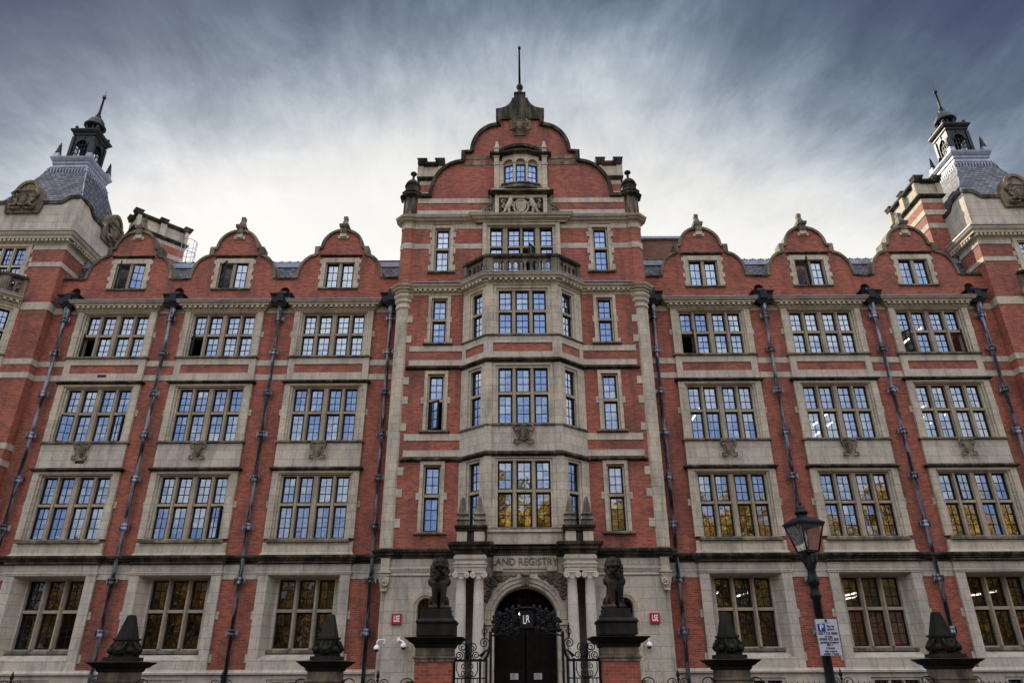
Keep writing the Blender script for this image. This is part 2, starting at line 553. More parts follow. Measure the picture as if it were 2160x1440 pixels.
def meta_mesh(name, els, res, mat, thresh=0.35):
    """blend balls into one continuous skin; els = (x,y,z,r) or (x,y,z,r,sx,sy,sz)"""
    mb = bpy.data.metaballs.new(name + '_meta')
    mb.resolution = res
    mb.render_resolution = res
    mb.threshold = thresh
    for e in els:
        el = mb.elements.new()
        el.co = e[:3]
        el.radius = e[3]
        if len(e) > 4:
            el.type = 'ELLIPSOID'
            el.size_x, el.size_y, el.size_z = e[4:7]
    o = bpy.data.objects.new(name + '_meta', mb)
    COL.objects.link(o)
    bpy.context.view_layer.update()
    me = bpy.data.meshes.new_from_object(o.evaluated_get(bpy.context.evaluated_depsgraph_get()))
    bpy.data.objects.remove(o)
    bpy.data.metaballs.remove(mb)
    me.name = name
    me.materials.clear()
    me.materials.append(M[mat])
    for p in me.polygons:
        p.use_smooth = True
    return me


# ------------------------------------------------------------------ the building: heights shared by all fronts (metres)
ROWS = {'A': (15.0, 16.07, 16.18, 17.15), 'B': (10.93, 12.20, 12.31, 13.40), 'C': (6.73, 8.10, 8.21, 9.36)}
BAYS = [-19.24, -14.15, -8.92, 8.92, 14.15, 19.24]
WX0, WX1 = 5.55, 22.4            # wing runs between the central block and the end pavilions
YC = -1.42                       # front of the central block
PX, PYF = 25.2, -0.5             # pavilion axis and front
HOUSE = tag(empty('office_building'), 'long red brick and buff stone building with shaped gables, corner towers and an arched entrance', 'building')


def add_light(G, L, x0, x1, z0, z1, y, nc=2, nr=3, fr=0.068, bar=0.028, tilt=1.0):
    """one leaded light: iron frame, glazing bars and slightly uneven panes"""
    L.box(x0, x0 + fr, y - 0.03, y + 0.03, z0, z1)
    L.box(x1 - fr, x1, y - 0.03, y + 0.03, z0, z1)
    L.box(x0 + fr, x1 - fr, y - 0.03, y + 0.03, z0, z0 + fr)
    L.box(x0 + fr, x1 - fr, y - 0.03, y + 0.03, z1 - fr, z1)
    xs = [x0 + fr + (x1 - x0 - 2 * fr) * k / nc for k in range(nc + 1)]
    zs = [z0 + fr + (z1 - z0 - 2 * fr) * k / nr for k in range(nr + 1)]
    for x in xs[1:-1]:
        L.box(x - bar / 2, x + bar / 2, y - 0.014, y + 0.014, z0 + fr, z1 - fr)
    for z in zs[1:-1]:
        L.box(x0 + fr, x1 - fr, y - 0.018, y + 0.018, z - bar / 2, z + bar / 2)
    ta, tb = rng.gauss(0, 0.009) * tilt, rng.gauss(0, 0.009) * tilt
    for i in range(nc):
        for j in range(nr):
            a, b = ta + rng.gauss(0, 0.006) * tilt, tb + rng.gauss(0, 0.006) * tilt
            cx, cz = (xs[i] + xs[i + 1]) / 2, (zs[j] + zs[j + 1]) / 2
            G.face([(px, y + (px - cx) * a + (pz - cz) * b, pz) for px, pz in
                    ((xs[i], zs[j]), (xs[i + 1], zs[j]), (xs[i + 1], zs[j + 1]), (xs[i], zs[j + 1]))])


def add_inner(G, W, B, x0, x1, z0, z1, y, p_blind=0.5):
    """secondary glazing with slim white bars and, behind it, a pale blind"""
    G.face([(x0, y, z0), (x1, y, z0), (x1, y, z1), (x0, y, z1)])
    t = 0.016
    W.box(x0, x0 + 0.03, y - 0.012, y + 0.012, z0, z1)
    W.box(x1 - 0.03, x1, y - 0.012, y + 0.012, z0, z1)
    zm = z0 + (z1 - z0) * 0.52
    W.box(x0 + 0.03, x1 - 0.03, y - 0.012, y + 0.012, zm, zm + 0.03)
    if rng.random() < p_blind:
        k = rng.random()
        if k < 0.5:
            w = (x1 - x0) * rng.uniform(0.25, 0.7)
            xa = x0 + 0.02 if rng.random() < 0.5 else x1 - 0.02 - w
            n = max(2, int(w / 0.07))
            for q in range(n):
                xx = xa + w * q / n
                B.box(xx, xx + w / n * 0.82, y + 0.10, y + 0.115 + 0.02 * (q % 2), z0 + 0.03, z1 - 0.02)
        else:
            zz = z1 - (z1 - z0) * rng.uniform(0.25, 0.95)
            B.box(x0 + 0.03, x1 - 0.03, y + 0.10, y + 0.11, zz, z1 - 0.02)


def open_casement(parent, x0, x1, z0, z1, y, hinge, ang, glass='glass'):
    """a casement swung outwards about its side"""
    xh = x0 if hinge < 0 else x1
    T = Matrix.Translation((xh, y - 0.04, 0)) @ Matrix.Rotation(R(ang) * (-1 if hinge < 0 else 1), 4, 'Z') @ Matrix.Translation((-xh, 0, 0))
    G, L = MB(T), MB(T)
    add_light(G, L, x0, x1, z0, z1, 0.0, tilt=0.3)
    L.build('casement', 'frame', parent)
    G.build('casement_glass', glass, parent)


def glaze(parent, lights, rows, y, opens=(), nc=2, nr=3, glass='glass', inner=True, p_blind=0.5, M4=None):
    G, L, G2, W, B = MB(M4), MB(M4), MB(M4), MB(M4), MB(M4)
    for r, (z0, z1) in enumerate(rows):
        for i, (x0, x1) in enumerate(lights):
            o = [q for q in opens if q[0] == r and q[1] == i]
            if o:
                continue
            add_light(G, L, x0, x1, z0, z1, y, nc, nr)
            if inner:
                add_inner(G2, W, B, x0 - 0.02, x1 + 0.02, z0 - 0.02, z1 + 0.02, y + 0.27, p_blind)
    L.build('leaded_frame', 'frame', parent)
    G.build('glass', glass, parent)
    if inner:
        G2.build('inner_pane', 'glass2', parent)
        W.build('inner_frame', 'frame_in', parent)
        if B.v:
            B.build('blind', 'blind', parent)
    for (r, i, hinge, ang) in opens:
        (x0, x1), (z0, z1) = lights[i], rows[r]
        open_casement(parent, x0, x1, z0, z1, y, hinge, ang)


def wall_sheet(mb, x0, x1, z0, z1, y, thick, holes):
    """wall front with rectangular openings and their reveals"""
    xs = sorted({x0, x1, *[v for h in holes for v in h[:2]]})
    zs = sorted({z0, z1, *[v for h in holes for v in h[2:]]})
    xs = [v for v in xs if x0 <= v <= x1]
    zs = [v for v in zs if z0 <= v <= z1]
    for a, b in zip(xs, xs[1:]):
        run = None
        for c, d in zip(zs, zs[1:]):
            mx, mz = (a + b) / 2, (c + d) / 2
            solid = not any(h[0] < mx < h[1] and h[2] < mz < h[3] for h in holes)
            if solid:
                run = (run[0], d) if run else (c, d)
            if (not solid or d == zs[-1]) and run:
                mb.face([(a, y, run[0]), (b, y, run[0]), (b, y, run[1]), (a, y, run[1])])
                mb.face([(b, y + thick, run[0]), (a, y + thick, run[0]), (a, y + thick, run[1]), (b, y + thick, run[1])])
                run = None
    for h in holes:
        a, b, c, d = h
        mb.face([(a, y, c), (a, y, d), (a, y + thick, d), (a, y + thick, c)])
        mb.face([(b, y, d), (b, y, c), (b, y + thick, c), (b, y + thick, d)])
        mb.face([(a, y, d), (b, y, d), (b, y + thick, d), (a, y + thick, d)])
        mb.face([(b, y, c), (a, y, c), (a, y + thick, c), (b, y + thick, c)])


def front_path(c, hw, y0, y1):
    return [(c - hw, y0), (c - hw, y1), (c + hw, y1), (c + hw, y0)]


def dentils(mb, xa, xb, y0, y1, z0, z1, step, w):
    n = max(1, round((xb - xa) / step))
    for k in range(n):
        x = xa + (xb - xa) * (k + 0.5) / n
        mb.box(x - w / 2, x + w / 2, y0, y1, z0, z1)


L4 = [(-1.43, -0.87), (-0.71, -0.125), (0.125, 0.71), (0.87, 1.43)]


def mull(mb, lights, z0, z1, ya, yb):
    for (a, b), (c, d) in zip(lights, lights[1:]):
        m0, m1 = b, c
        mb.box(m0 + 0.03, m1 - 0.03, ya, ya + 0.07, z0, z1)
        mb.box(m0, m1, ya + 0.07, yb, z0, z1)


def transom(mb, lights, t0, t1, ya, yb):
    for a, b in lights:
        mb.box(a, b, ya + 0.02, yb, t0, t1)


# cartouche carved with a shield and scrolls, shared by the wing spandrels
def cartouche_mesh(w=0.36, h=0.36, style=0):
    c = MB()
    sh = [(-0.5 * w, 0.55 * h), (-0.2 * w, 0.72 * h), (0.2 * w, 0.72 * h), (0.5 * w, 0.55 * h), (0.42 * w, -0.05 * h), (0.22 * w, -0.55 * h), (0, -0.75 * h), (-0.22 * w, -0.55 * h), (-0.42 * w, -0.05 * h)]
    c.prism(sh, -0.10, 0.02)
    c.prism([(p[0] * 0.62, p[1] * 0.62 + 0.05 * h) for p in sh], -0.135, -0.10)
    for s in (-1, 1):
        pts = [(s * 0.30 * w, -0.10, 0.98 * h), (s * 0.80 * w, -0.12, 0.98 * h), (s * 1.05 * w, -0.12, 0.62 * h), (s * 0.85 * w, -0.10, 0.25 * h), (s * 0.62 * w, -0.12, 0.40 * h), (s * 0.74 * w, -0.12, 0.62 * h)]
        c.tube(pts, [0.05 * w, 0.13 * w, 0.14 * w, 0.12 * w, 0.10 * w, 0.05 * w], 6)
        pts = [(s * 0.88 * w, -0.10, 0.18 * h), (s * 0.55 * w, -0.11, -0.25 * h), (s * 0.60 * w, -0.11, -0.62 * h), (s * 0.95 * w, -0.12, -0.62 * h), (s * 0.98 * w, -0.12, -0.95 * h), (s * 0.55 * w, -0.11, -1.0 * h), (s * 0.15 * w, -0.10, -0.82 * h)]
        c.tube(pts, [0.06 * w, 0.12 * w, 0.13 * w, 0.14 * w, 0.13 * w, 0.11 * w, 0.05 * w], 6)
    if style:
        c.tube([(0.62 * w * math.cos(2 * PI * k / 14), -0.09, 0.62 * h * math.sin(2 * PI * k / 14)) for k in range(14)], 0.10 * w, 6, True)
    c.tube([(-0.35 * w, -0.10, 0.95 * h), (0, -0.13, 0.86 * h), (0.35 * w, -0.10, 0.95 * h)], 0.09 * w, 6)
    return c


CART = cartouche_mesh(0.33, 0.36).build('cartouche', 'carve')
CART_ME = CART.data
bpy.data.objects.remove(CART)

OPEN = {(0, 'A'): [(0, 0, -1, 62)], (1, 'A'): [(0, 0, -1, 55)], (3, 'A'): [(0, 0, 1, 78)], (5, 'A'): [(0, 0, -1, 70), (0, 3, 1, 60)],
        (0, 'B'): [(0, 0, 1, 24), (0, 3, -1, 18)], (1, 'C'): [(0, 3, -1, 22)], (5, 'C'): [(1, 1, 1, 10)]}


def bay_window(bi, row):
    c = BAYS[bi]
    z0, t0, t1, z1 = ROWS[row]
    f = MB()
    ztop = {'A': 17.30, 'B': 13.59, 'C': 9.56}[row]
    zs = {'A': 14.88, 'B': 10.82, 'C': 6.56}[row]
    for s in (-1, 1):
        f.box(c + s * 1.87, c + s * 1.60, -0.14, 0.2, z0, ztop)
        f.box(c + s * 1.60, c + s * 1.51, -0.07, 0.2, z0, z1 + 0.06)
        f.box(c + s * 1.51, c + s * 1.43, 0.03, 0.4, z0, z1)
    f.box(c - 1.60, c + 1.60, -0.14, 0.2, z1 + 0.11, ztop)
    f.box(c - 1.60, c + 1.60, -0.07, 0.2, z1 + 0.06, z1 + 0.11)
    f.box(c - 1.51, c + 1.51, 0.03, 0.4, z1, z1 + 0.06)
    # tooth stones biting into the brick
    for s in (-1, 1):
        f.box(c + s * 1.87, c + s * 1.98, -0.03, 0.1, (t0 + t1) / 2 - 0.14, (t0 + t1) / 2 + 0.14)
    lights = [(c + a, c + b) for a, b in L4]
    if row == 'C':
        f.box(c - 1.86, c + 1.86, -0.14, 0.2, 6.07, zs)
        f.frustum(c, 0.0, 6.07, 6.16, 1.93, 0.21, 1.87, 0.15)
    w = f.build('window', 'stone', HOUSE)
    f = MB()
    mull(f, lights, z0, z1, 0.03, 0.46)
    transom(f, lights, t0, t1, 0.03, 0.46)
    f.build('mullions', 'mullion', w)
    sill = MB()
    if row == 'C':
        sill.sweep([(0, zs - 0.02), (0.10, zs), (0.10, zs + 0.10), (0, z0 - 0.005)], front_path(c, 1.62, 0.0, -0.14))
    else:
        sill.sweep([(0, zs - 0.02), (0.07, zs + 0.01), (0.07, zs + 0.07), (0, zs + 0.10)], front_path(c, 1.88, 0.0, -0.142))
    sill.box(c - 1.58, c + 1.58, -0.135, 0.42, zs + 0.02, z0 - 0.004)
    sill.build('sill', 'worn', w)
    if row != 'A':
        h = MB()
        zb = ztop
        h.sweep([(0, zb), (0.05, zb + 0.02), (0.13, zb + 0.07), (0.13, zb + 0.12), (0.02, zb + 0.185), (0, zb + 0.19)], front_path(c, 1.88, 0.0, -0.142))
        h.build('hood_mould', 'soot', w)
    pb = 0.75 if row == 'A' else 0.6
    glaze(w, lights, [(z0, t0), (t1, z1)], 0.19, OPEN.get((bi, row), ()), p_blind=pb)
    return w


def gf_window(bi):
    c = BAYS[bi]
    f = MB()
    zt, zb = 5.27, 1.95
    for s in (-1, 1):
        f.box(c + s * 1.86, c + s * 1.47, -0.12, 0.12, 1.80, 5.70)
        for zz in (2.05, 3.62):
            f.box(c + s * 1.86, c + s * 1.97, -0.03, 0.1, zz, zz + 0.30)
        # splayed reveal
        f.face([(c + s * 1.47, -0.12, 2.15), (c + s * 1.22, 0.5, 2.42), (c + s * 1.22, 0.5, 5.2), (c + s * 1.47, -0.12, zt)][::s])
        f.box(c + s * 1.24, c + s * 1.14, 0.44, 0.80, 2.40, 5.24)
    f.box(c - 1.47, c + 1.47, -0.12, 0.12, zt, 5.70)
    f.face([(c - 1.47, -0.12, zt), (c - 1.22, 0.5, 5.2), (c + 1.22, 0.5, 5.2), (c + 1.47, -0.12, zt)])
    f.box(c - 1.47, c + 1.47, -0.12, 0.12, 1.80, 2.15)
    f.face([(c - 1.47, -0.12, 2.15), (c + 1.47, -0.12, 2.15), (c + 1.22, 0.5, 2.42), (c - 1.22, 0.5, 2.42)])
    lights = [(c - 1.14, c - 0.50), (c - 0.32, c + 0.32), (c + 0.50, c + 1.14)]
    z0, z1, t0, t1 = 2.56, 5.16, 3.90, 4.02
    f.box(c - 1.14, c + 1.14, 0.5, 0.8, z1, 5.30)
    f.box(c - 1.14, c + 1.14, 0.5, 0.8, 2.36, z0)
    ml = MB()
    for (a, b), (c2, d) in zip(lights, lights[1:]):
        i = ml.add([(b, 0.52, z0), ((b + c2) / 2 - 0.035, 0.40, z0), ((b + c2) / 2 + 0.035, 0.40, z0), (c2, 0.52, z0), (c2, 0.8, z0), (b, 0.8, z0),
                   (b, 0.52, z1), ((b + c2) / 2 - 0.035, 0.40, z1), ((b + c2) / 2 + 0.035, 0.40, z1), (c2, 0.52, z1), (c2, 0.8, z1), (b, 0.8, z1)])
        for k in range(6):
            k2 = (k + 1) % 6
            ml.f.append((i + k, i + k2, i + 6 + k2, i + 6 + k)); ml.sm.append(False)
    transom(ml, lights, t0, t1, 0.46, 0.8)
    w = f.build('window', 'ashlar', HOUSE)
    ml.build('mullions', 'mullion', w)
    s = MB()
    s.box(c - 1.34, c + 1.34, 0.28, 0.52, 2.38, 2.50)
    s.build('sill', 'worn', w)
    h = MB()
    h.sweep([(0, 5.28), (0.03, 5.30), (0.03, 5.34), (0.05, 5.36), (0.05, 5.40), (0, 5.42)], front_path(c, 1.875, 0.0, -0.122))
    h.build('hood_mould', 'band', w)
    glaze(w, lights, [(z0, t0), (t1, z1)], 0.64, glass='glass_dark', p_blind=0.35)
    # basement light below the plinth
    return w


def basement_window(c):
    f = MB()
    for s in (-1, 1):
        f.box(c + s * 1.0, c + s * 0.86, -0.05, 0.25, 0.2, 1.46)
        f.box(c + s * 0.32, c + s * 0.22, -0.02, 0.25, 0.2, 1.36)
    f.box(c - 0.86, c + 0.86, -0.05, 0.25, 1.36, 1.46)
    w = f.build('basement_window', 'ashlar', HOUSE)
    glaze(w, [(c - 0.86, c - 0.32), (c - 0.22, c + 0.22), (c + 0.32, c + 0.86)], [(0.2, 1.36)], 0.15, glass='glass_dark', inner=False)


def spandrels(bi):
    c = BAYS[bi]
    f = MB()
    z0, z1, a, b = 13.785, 14.86, 14.14, 14.56
    f.box(c - 1.86, c + 1.86, -0.12, 0.3, b, z1)
    f.box(c - 1.86, c + 1.86, -0.12, 0.3, z0, a)
    for s in (-1, 1):
        f.box(c + s * 1.86, c + s * 1.57, -0.12, 0.3, a, b)
    p = f.build('upper_spandrel', 'band', HOUSE)
    i = MB()
    i.box(c - 1.57, c + 1.57, -0.075, 0.3, a, b)
    i.build('brick_panel', 'brick', p)
    f = MB()
    f.box(c - 1.86, c + 1.86, -0.12, 0.3, 9.755, 10.80)
    q = f.build('lower_spandrel', 'ashlar', HOUSE)
    link_mesh('cartouche', CART_ME, q, (c, -0.12, 10.45))
    if bi == 0:
        v = MB()
        v.box(c - 0.20, c + 0.20, -0.125, -0.10, 9.93, 10.06)
        v.build('air_vent', 'dark', q)
        v = MB()
        v.box(c - 0.20, c + 0.20, -0.125, -0.10, 13.95, 14.08)
        v.build('air_vent', 'dark', p)


for s in (-1, 1):
    X0, X1 = (WX0, WX1) if s > 0 else (-WX1, -WX0)
    cs = [c for c in BAYS if c * s > 0]
    holes = []
    for c in cs:
        for r in 'ABC':
            z0, _, _, z1 = ROWS[r]
            holes.append((c - 1.52, c + 1.52, z0 - 0.02, z1 + 0.04))
        holes.append((c - 1.47, c + 1.47, 2.0, 5.27))
        holes.append((c - 0.95, c + 0.95, 0.2, 1.42))
    w = MB()
    wall_sheet(w, X0, X1, 0.0, 18.04, 0.0, 0.45, holes)
    w.build('wing_wall', 'brick', HOUSE)
    # stone courses across the brick piers
    edges = [X0] + [v for c in cs for v in (c - 1.86, c + 1.86)] + [X1]
    for a, d in zip(edges[::2], edges[1::2]):
        for z0, z1 in ((17.26, 17.56), (14.53, 14.80), (13.82, 14.09)):
            b = MB()
            b.box(a, d, -0.025, 0.1, z0, z1)
            b.build('string_course', 'band', HOUSE)
        b = MB()
        b.box(a, d, -0.05, 0.1, 5.35, 5.72)
        b.box(a, d, -0.03, 0.1, 5.13, 5.35)
        b.build('frieze', 'ashlar', HOUSE)
    # cornice over the ground floor, breaking forward at every bay
    path = [(X0, -0.04)]
    for c in cs:
        path += [(c - 1.93, -0.04), (c - 1.93, -0.14), (c + 1.93, -0.14), (c + 1.93, -0.04)]
    path.append((X1, -0.04))
    g = MB()
    g.sweep([(0, 5.70), (0.05, 5.72), (0.05, 5.80), (0.16, 5.84), (0.16, 5.88), (0.25, 5.93), (0.27, 6.01), (0.03, 6.08), (0, 6.08)], path)
    cg = g.build('lower_cornice', 'soot', HOUSE)
    for c in cs:
        g = MB()
        dentils(g, c - 1.9, c + 1.9, -0.27, -0.13, 5.745, 5.80, 0.085, 0.05)
        g.build('dentil_course', 'worn', cg)
    # plinth
    g = MB()
    g.box(X0, X1, -0.10, 0.1, 1.46, 1.62)
    g.sweep([(0, 1.62), (0.10, 1.64), (0.10, 1.70), (0.04, 1.74), (0.02, 1.80), (0, 1.80)], [(X0, -0.10), (X1, -0.10)])
    for a, d in zip([X0] + [c + 1.0 for c in cs], [c - 1.0 for c in cs] + [X1]):
        g.box(a, d, -0.10, 0.1, 0.0, 1.46)
    g.build('plinth', 'ashlar', HOUSE)
    # interior: floors, back wall, roof slab
    g = MB()
    for z in (1.5, 5.75, 9.95, 14.0, 17.9):
        g.box(X0, X1, 0.46, 8.0, z - 0.15, z + 0.15)
    g.box(X0, X1, 8.0, 8.3, 0, 20.6)
    for c in cs[:-1]:
        m = c + (cs[1] - cs[0]) / 2
        g.box(m - 0.08, m + 0.08, 0.46, 8.0, 0, 18.0)
    g.build('interior_partition', 'plaster', HOUSE)

for bi in range(6):
    for row in 'ABC':
        bay_window(bi, row)
    gf_window(bi)
    basement_window(BAYS[bi])
    spandrels(bi)

# main cornice pieces over the wing bays
for c in BAYS:
    g = MB()
    g.sweep([(0, 17.305), (0.05, 17.33), (0.05, 17.40), (0.11, 17.42), (0.11, 17.51), (0.24, 17.54), (0.24, 17.60), (0.33, 17.65), (0.37, 17.72), (0, 17.75)], front_path(c, 1.90, 0.0, -0.14))
    o = g.build('main_cornice', 'stone', HOUSE)
    g = MB()
    dentils(g, c - 1.98, c + 1.98, -0.36, -0.24, 17.425, 17.525, 0.245, 0.13)
    g.build('dentil_course', 'stone', o)
    g = MB()
    g.box(c - 2.27, c + 2.27, -0.52, 0.0, 17.753, 17.785)
    g.build('lead_capping', 'lead', o)


# ------------------------------------------------------------------ shaped gables and parapet of the wings
def gable_half():
    p = [(2.10, 19.17)] + arc(1.24, 19.17, 0.86, 1.33, 0, 90, 10)[1:]
    p += [(1.27, 20.50), (1.30, 20.93), (1.03, 20.93)]
    p += arc(0, 20.93, 1.03, 1.04, 0, 90, 12)[1:]
    return p


GH = gable_half()
OUTLETS = [6.2, 11.48, 16.62, 21.64]
for s in (-1, 1):
    cs = sorted(c for c in BAYS if c * s > 0)
    X0, X1 = (WX0, WX1) if s > 0 else (-WX1, -WX0)
    out = [(X0, 18.04)]
    top = [(X0, 19.11)]
    for c in cs:
        top += [(c - x, z) for x, z in GH] + [(c + x, z) for x, z in reversed(GH[:-1])]
    top.append((X1, 19.11))
    outer = [(X0, 18.04), (X1, 18.04)] + list(reversed(top))
    holes = []
    for c in cs:
        holes.append([(c - 0.72, 18.60), (c - 0.72, 20.07), (c + 0.72, 20.07), (c + 0.72, 18.60)])
    for x in OUTLETS:
        xx = x * s
        holes.append([(xx - 0.24, 18.22), (xx - 0.24, 18.42)] + list(reversed(arc(xx, 18.42, 0.24, 0.26, 0, 180, 8)))[1:-1] + [(xx + 0.24, 18.42), (xx + 0.24, 18.22)])
    g = MB()
    g.prism(outer, 0.0, 0.42, holes)
    g.build('gabled_parapet', 'brick', HOUSE)
    # flat copings between the gables
    k = MB()
    ends = [X0] + [v for c in cs for v in (c - 2.16, c + 2.16)] + [X1]
    for a, b in zip(ends[::2], ends[1::2]):
        k.box(a, b, -0.07, 0.48, 19.112, 19.21)
    k.build('parapet_coping', 'soot', HOUSE)
    for c in cs:
        bi = BAYS.index(c)
        k = MB()
        for q in (-1, 1):
            pa = [(c + q * x, z) for x, z in GH]
            # low curve, shoulder and top arch as one running moulding
            lo = [p for p in pa if p[1] <= 20.52][:-1]
            d = (0.03, -0.095) if q > 0 else (-0.03, 0.095)
            k.ribbon(lo, -d[0], -d[1], -0.09, 0.50) if q > 0 else k.ribbon(lo, -d[0], -d[1], -0.09, 0.50)
            k.box(c + q * 1.34, c + q * 1.12, -0.09, 0.50, 20.49, 20.96)
            k.box(c + q * 1.12, c + q * 0.98, -0.10, 0.50, 20.84, 20.97)
            up = [p for p in pa if p[1] >= 20.93][1:]
            k.ribbon(up, -d[0] * 1.2, -d[1], -0.09, 0.50)
        k.box(c - 0.15, c + 0.15, -0.16, 0.3, 21.72, 22.06)
        k.frustum(c, 0.1, 22.06, 22.22, 0.22, 0.3, 0.24, 0.32)
        k.frustum(c, 0.12, 22.22, 22.62, 0.16, 0.2, 0.08, 0.1)
        k.frustum(c, 0.12, 22.62, 22.80, 0.10, 0.12, 0.10, 0.12)
        k.build('gable_coping', 'worn', HOUSE)
        k = MB()
        k.box(c - 0.16, c + 0.16, -0.13, 0.0, 21.50, 21.70)
        k.box(c - 0.27, c + 0.27, -0.05, 0.0, 21.44, 21.62)
        k.build('keystone', 'stone', HOUSE)
        # dormer window
        f = MB()
        z0, z1 = 18.64, 20.04
        for q in (-1, 1):
            f.box(c + q * 0.92, c + q * 0.72, -0.04, 0.25, 18.60, 20.30)
            for n, zz in enumerate((18.66, 19.10, 19.55, 20.0)):
                f.box(c + q * 0.92, c + q * (1.02 if n % 2 else 0.98), -0.035, 0.1, zz, zz + 0.22)
        f.box(c - 0.72, c + 0.72, -0.04, 0.25, z1, 20.30)
        w = f.build('gable_window', 'stone', HOUSE)
        f = MB()
        f.box(c - 0.08, c + 0.08, 0.03, 0.40, z0, z1)
        k = MB()
        k.sweep([(0, 20.36), (0.03, 20.37), (0.09, 20.42), (0.09, 20.46), (0, 20.50)], front_path(c, 0.96, 0.0, -0.02))
        k.build('hood_mould', 'soot', w)
        k = MB()
        k.sweep([(0, 18.53), (0.05, 18.55), (0.05, 18.60), (0, 18.635)], front_path(c, 0.93, 0.0, -0.042))
        k.box(c - 0.72, c + 0.72, -0.04, 0.3, 18.56, 18.638)
        k.build('sill', 'worn', w)
        lights = [(c - 0.66, c - 0.08), (c + 0.08, c + 0.66)]
        for q in (-1, 1):
            f.box(c + q * 0.72, c + q * 0.66, 0.03, 0.3, z0, z1)
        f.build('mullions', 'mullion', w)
        opens = {0: [(0, 0, -1, 55), (0, 1, 1, 14)], 1: [(0, 0, -1, 48), (0, 1, 1, 8)], 4: [(0, 0, 1, 72)]}.get(bi, [])
        glaze(w, lights, [(z0, z1)], 0.17, opens, p_blind=0.8)
    # slate mansard and lead flat behind the parapet
    r = MB()
    prof = [(0.55, 18.75), (1.05, 20.35)]
    r.face([(X0, 0.50, 18.7), (X1, 0.50, 18.7), (X1, 1.10, 20.45), (X0, 1.10, 20.45)])
    r.build('mansard_roof', 'slate', HOUSE)
    r = MB()
    r.box(X0, X1, 1.04, 1.25, 20.43, 20.70)
    r.box(X0, X1, 1.25, 8.3, 20.60, 20.66)
    r.build('lead_flat', 'lead', HOUSE)
    r = MB()
    n = int((X1 - X0) / 0.42)
    for k in range(n):
        x = X0 + (X1 - X0) * (k + 0.5) / n
        r.frustum(x, 1.75, 20.66, 21.16, 0.21, 0.14, 0.19, 0.05)
        r.box(x - 0.03, x + 0.03, 1.69, 1.81, 21.16, 21.20)
    r.build('ridge_tiles', 'lead_dark', HOUSE)

# brick stack of rooms standing behind the wing beside the central block
g = MB()
g.box(5.9, 8.95, 3.2, 7.0, 20.6, 23.35)
g.build('roof_block', 'brick_dark', HOUSE)
g = MB()
g.box(5.7, 9.1, 3.05, 7.2, 23.352, 23.50)
g.build('lead_capping', 'lead', HOUSE)
g = MB()
g.box(-8.9, -5.9, 2.9, 7.0, 20.6, 21.95)
g.build('roof_block', 'lead_dark', HOUSE)


# ------------------------------------------------------------------ drainpipes
PIPE_Z = [16.85, 15.12, 13.10, 11.17, 9.20, 7.18, 5.03, 3.09]
br = MB()
br.lathe(0, 0, [(0.10, -0.12), (0.12, -0.10), (0.12, -0.02), (0.10, 0.0), (0.10, 0.05), (0.125, 0.07), (0.125, 0.13), (0.10, 0.15)], 12)
for q in (-1, 1):
    br.box(q * 0.10, q * 0.22, 0.02, 0.09, -0.02, 0.05)
    br.box(q * 0.19, q * 0.23, 0.0, 0.10, -0.10, 0.13)
tmp = br.build('bracket', 'pipe')
BR_ME = tmp.data
bpy.data.objects.remove(tmp)


def drainpipe(x, y, zt=17.15, hopper=True, zb=0.0, zs=PIPE_Z):
    p = MB()
    p.lathe(x, y, [(0.075, zb), (0.075, zt - 0.25), (0.12, zt), (0.17, zt + 0.32)] if hopper else [(0.075, zb), (0.075, zt)], 12)
    o = p.build('drainpipe', 'pipe', HOUSE)
    if hopper:
        h = MB()
        h.frustum(x, y - 0.02, 17.44, 17.66, 0.22, 0.13, 0.44, 0.20)
        h.box(x - 0.46, x + 0.46, y - 0.22, y + 0.16, 17.66, 17.98)
        h.frustum(x, y - 0.02, 17.98, 18.10, 0.46, 0.22, 0.54, 0.27)
        h.box(x - 0.16, x + 0.16, y - 0.28, y + 0.1, 17.70, 18.13)
        h.frustum(x, y + 0.02, 18.10, 18.30, 0.24, 0.2, 0.16, 0.10)
        h.build('hopper_head', 'iron', o)
    for z in zs:
        if zb < z < zt:
            link_mesh('bracket', BR_ME, o, (x, y, z))
    return o


for x in OUTLETS:
    for s in (-1, 1):
        drainpipe(x * s, -0.20)
        g = MB()
        g.box(x * s - 0.30, x * s + 0.30, 0.16, 0.55, 18.12, 18.80)  # added dark box: stops light from behind, keeps the arched hole black
        g.build('outlet_dark_backing', 'dark', HOUSE)
# ------------------------------------------------------------------ central block
def octa(cx, cy, a, rot=22.5):
    r = a / math.cos(R(22.5))
    return [(cx + r * math.cos(R(rot + 45 * k)), cy + r * math.sin(R(rot + 45 * k))) for k in range(8)]


TX, TY = 5.40, -1.15
ROW5 = (18.68, 19.84, 19.95, 20.98)
NX0, NX1 = 3.46, 4.06


def turret_path(a, mid):
    """left turret faces, wall run with its breaks, right turret faces"""
    v = octa(-TX, TY, a)
    L = [v[3], v[4], v[5], v[6]]
    Rr = [(-x, y) for x, y in reversed(L)]
    return L + [(-TX + 0.24, YC)] + mid + [(TX - 0.24, YC)] + Rr


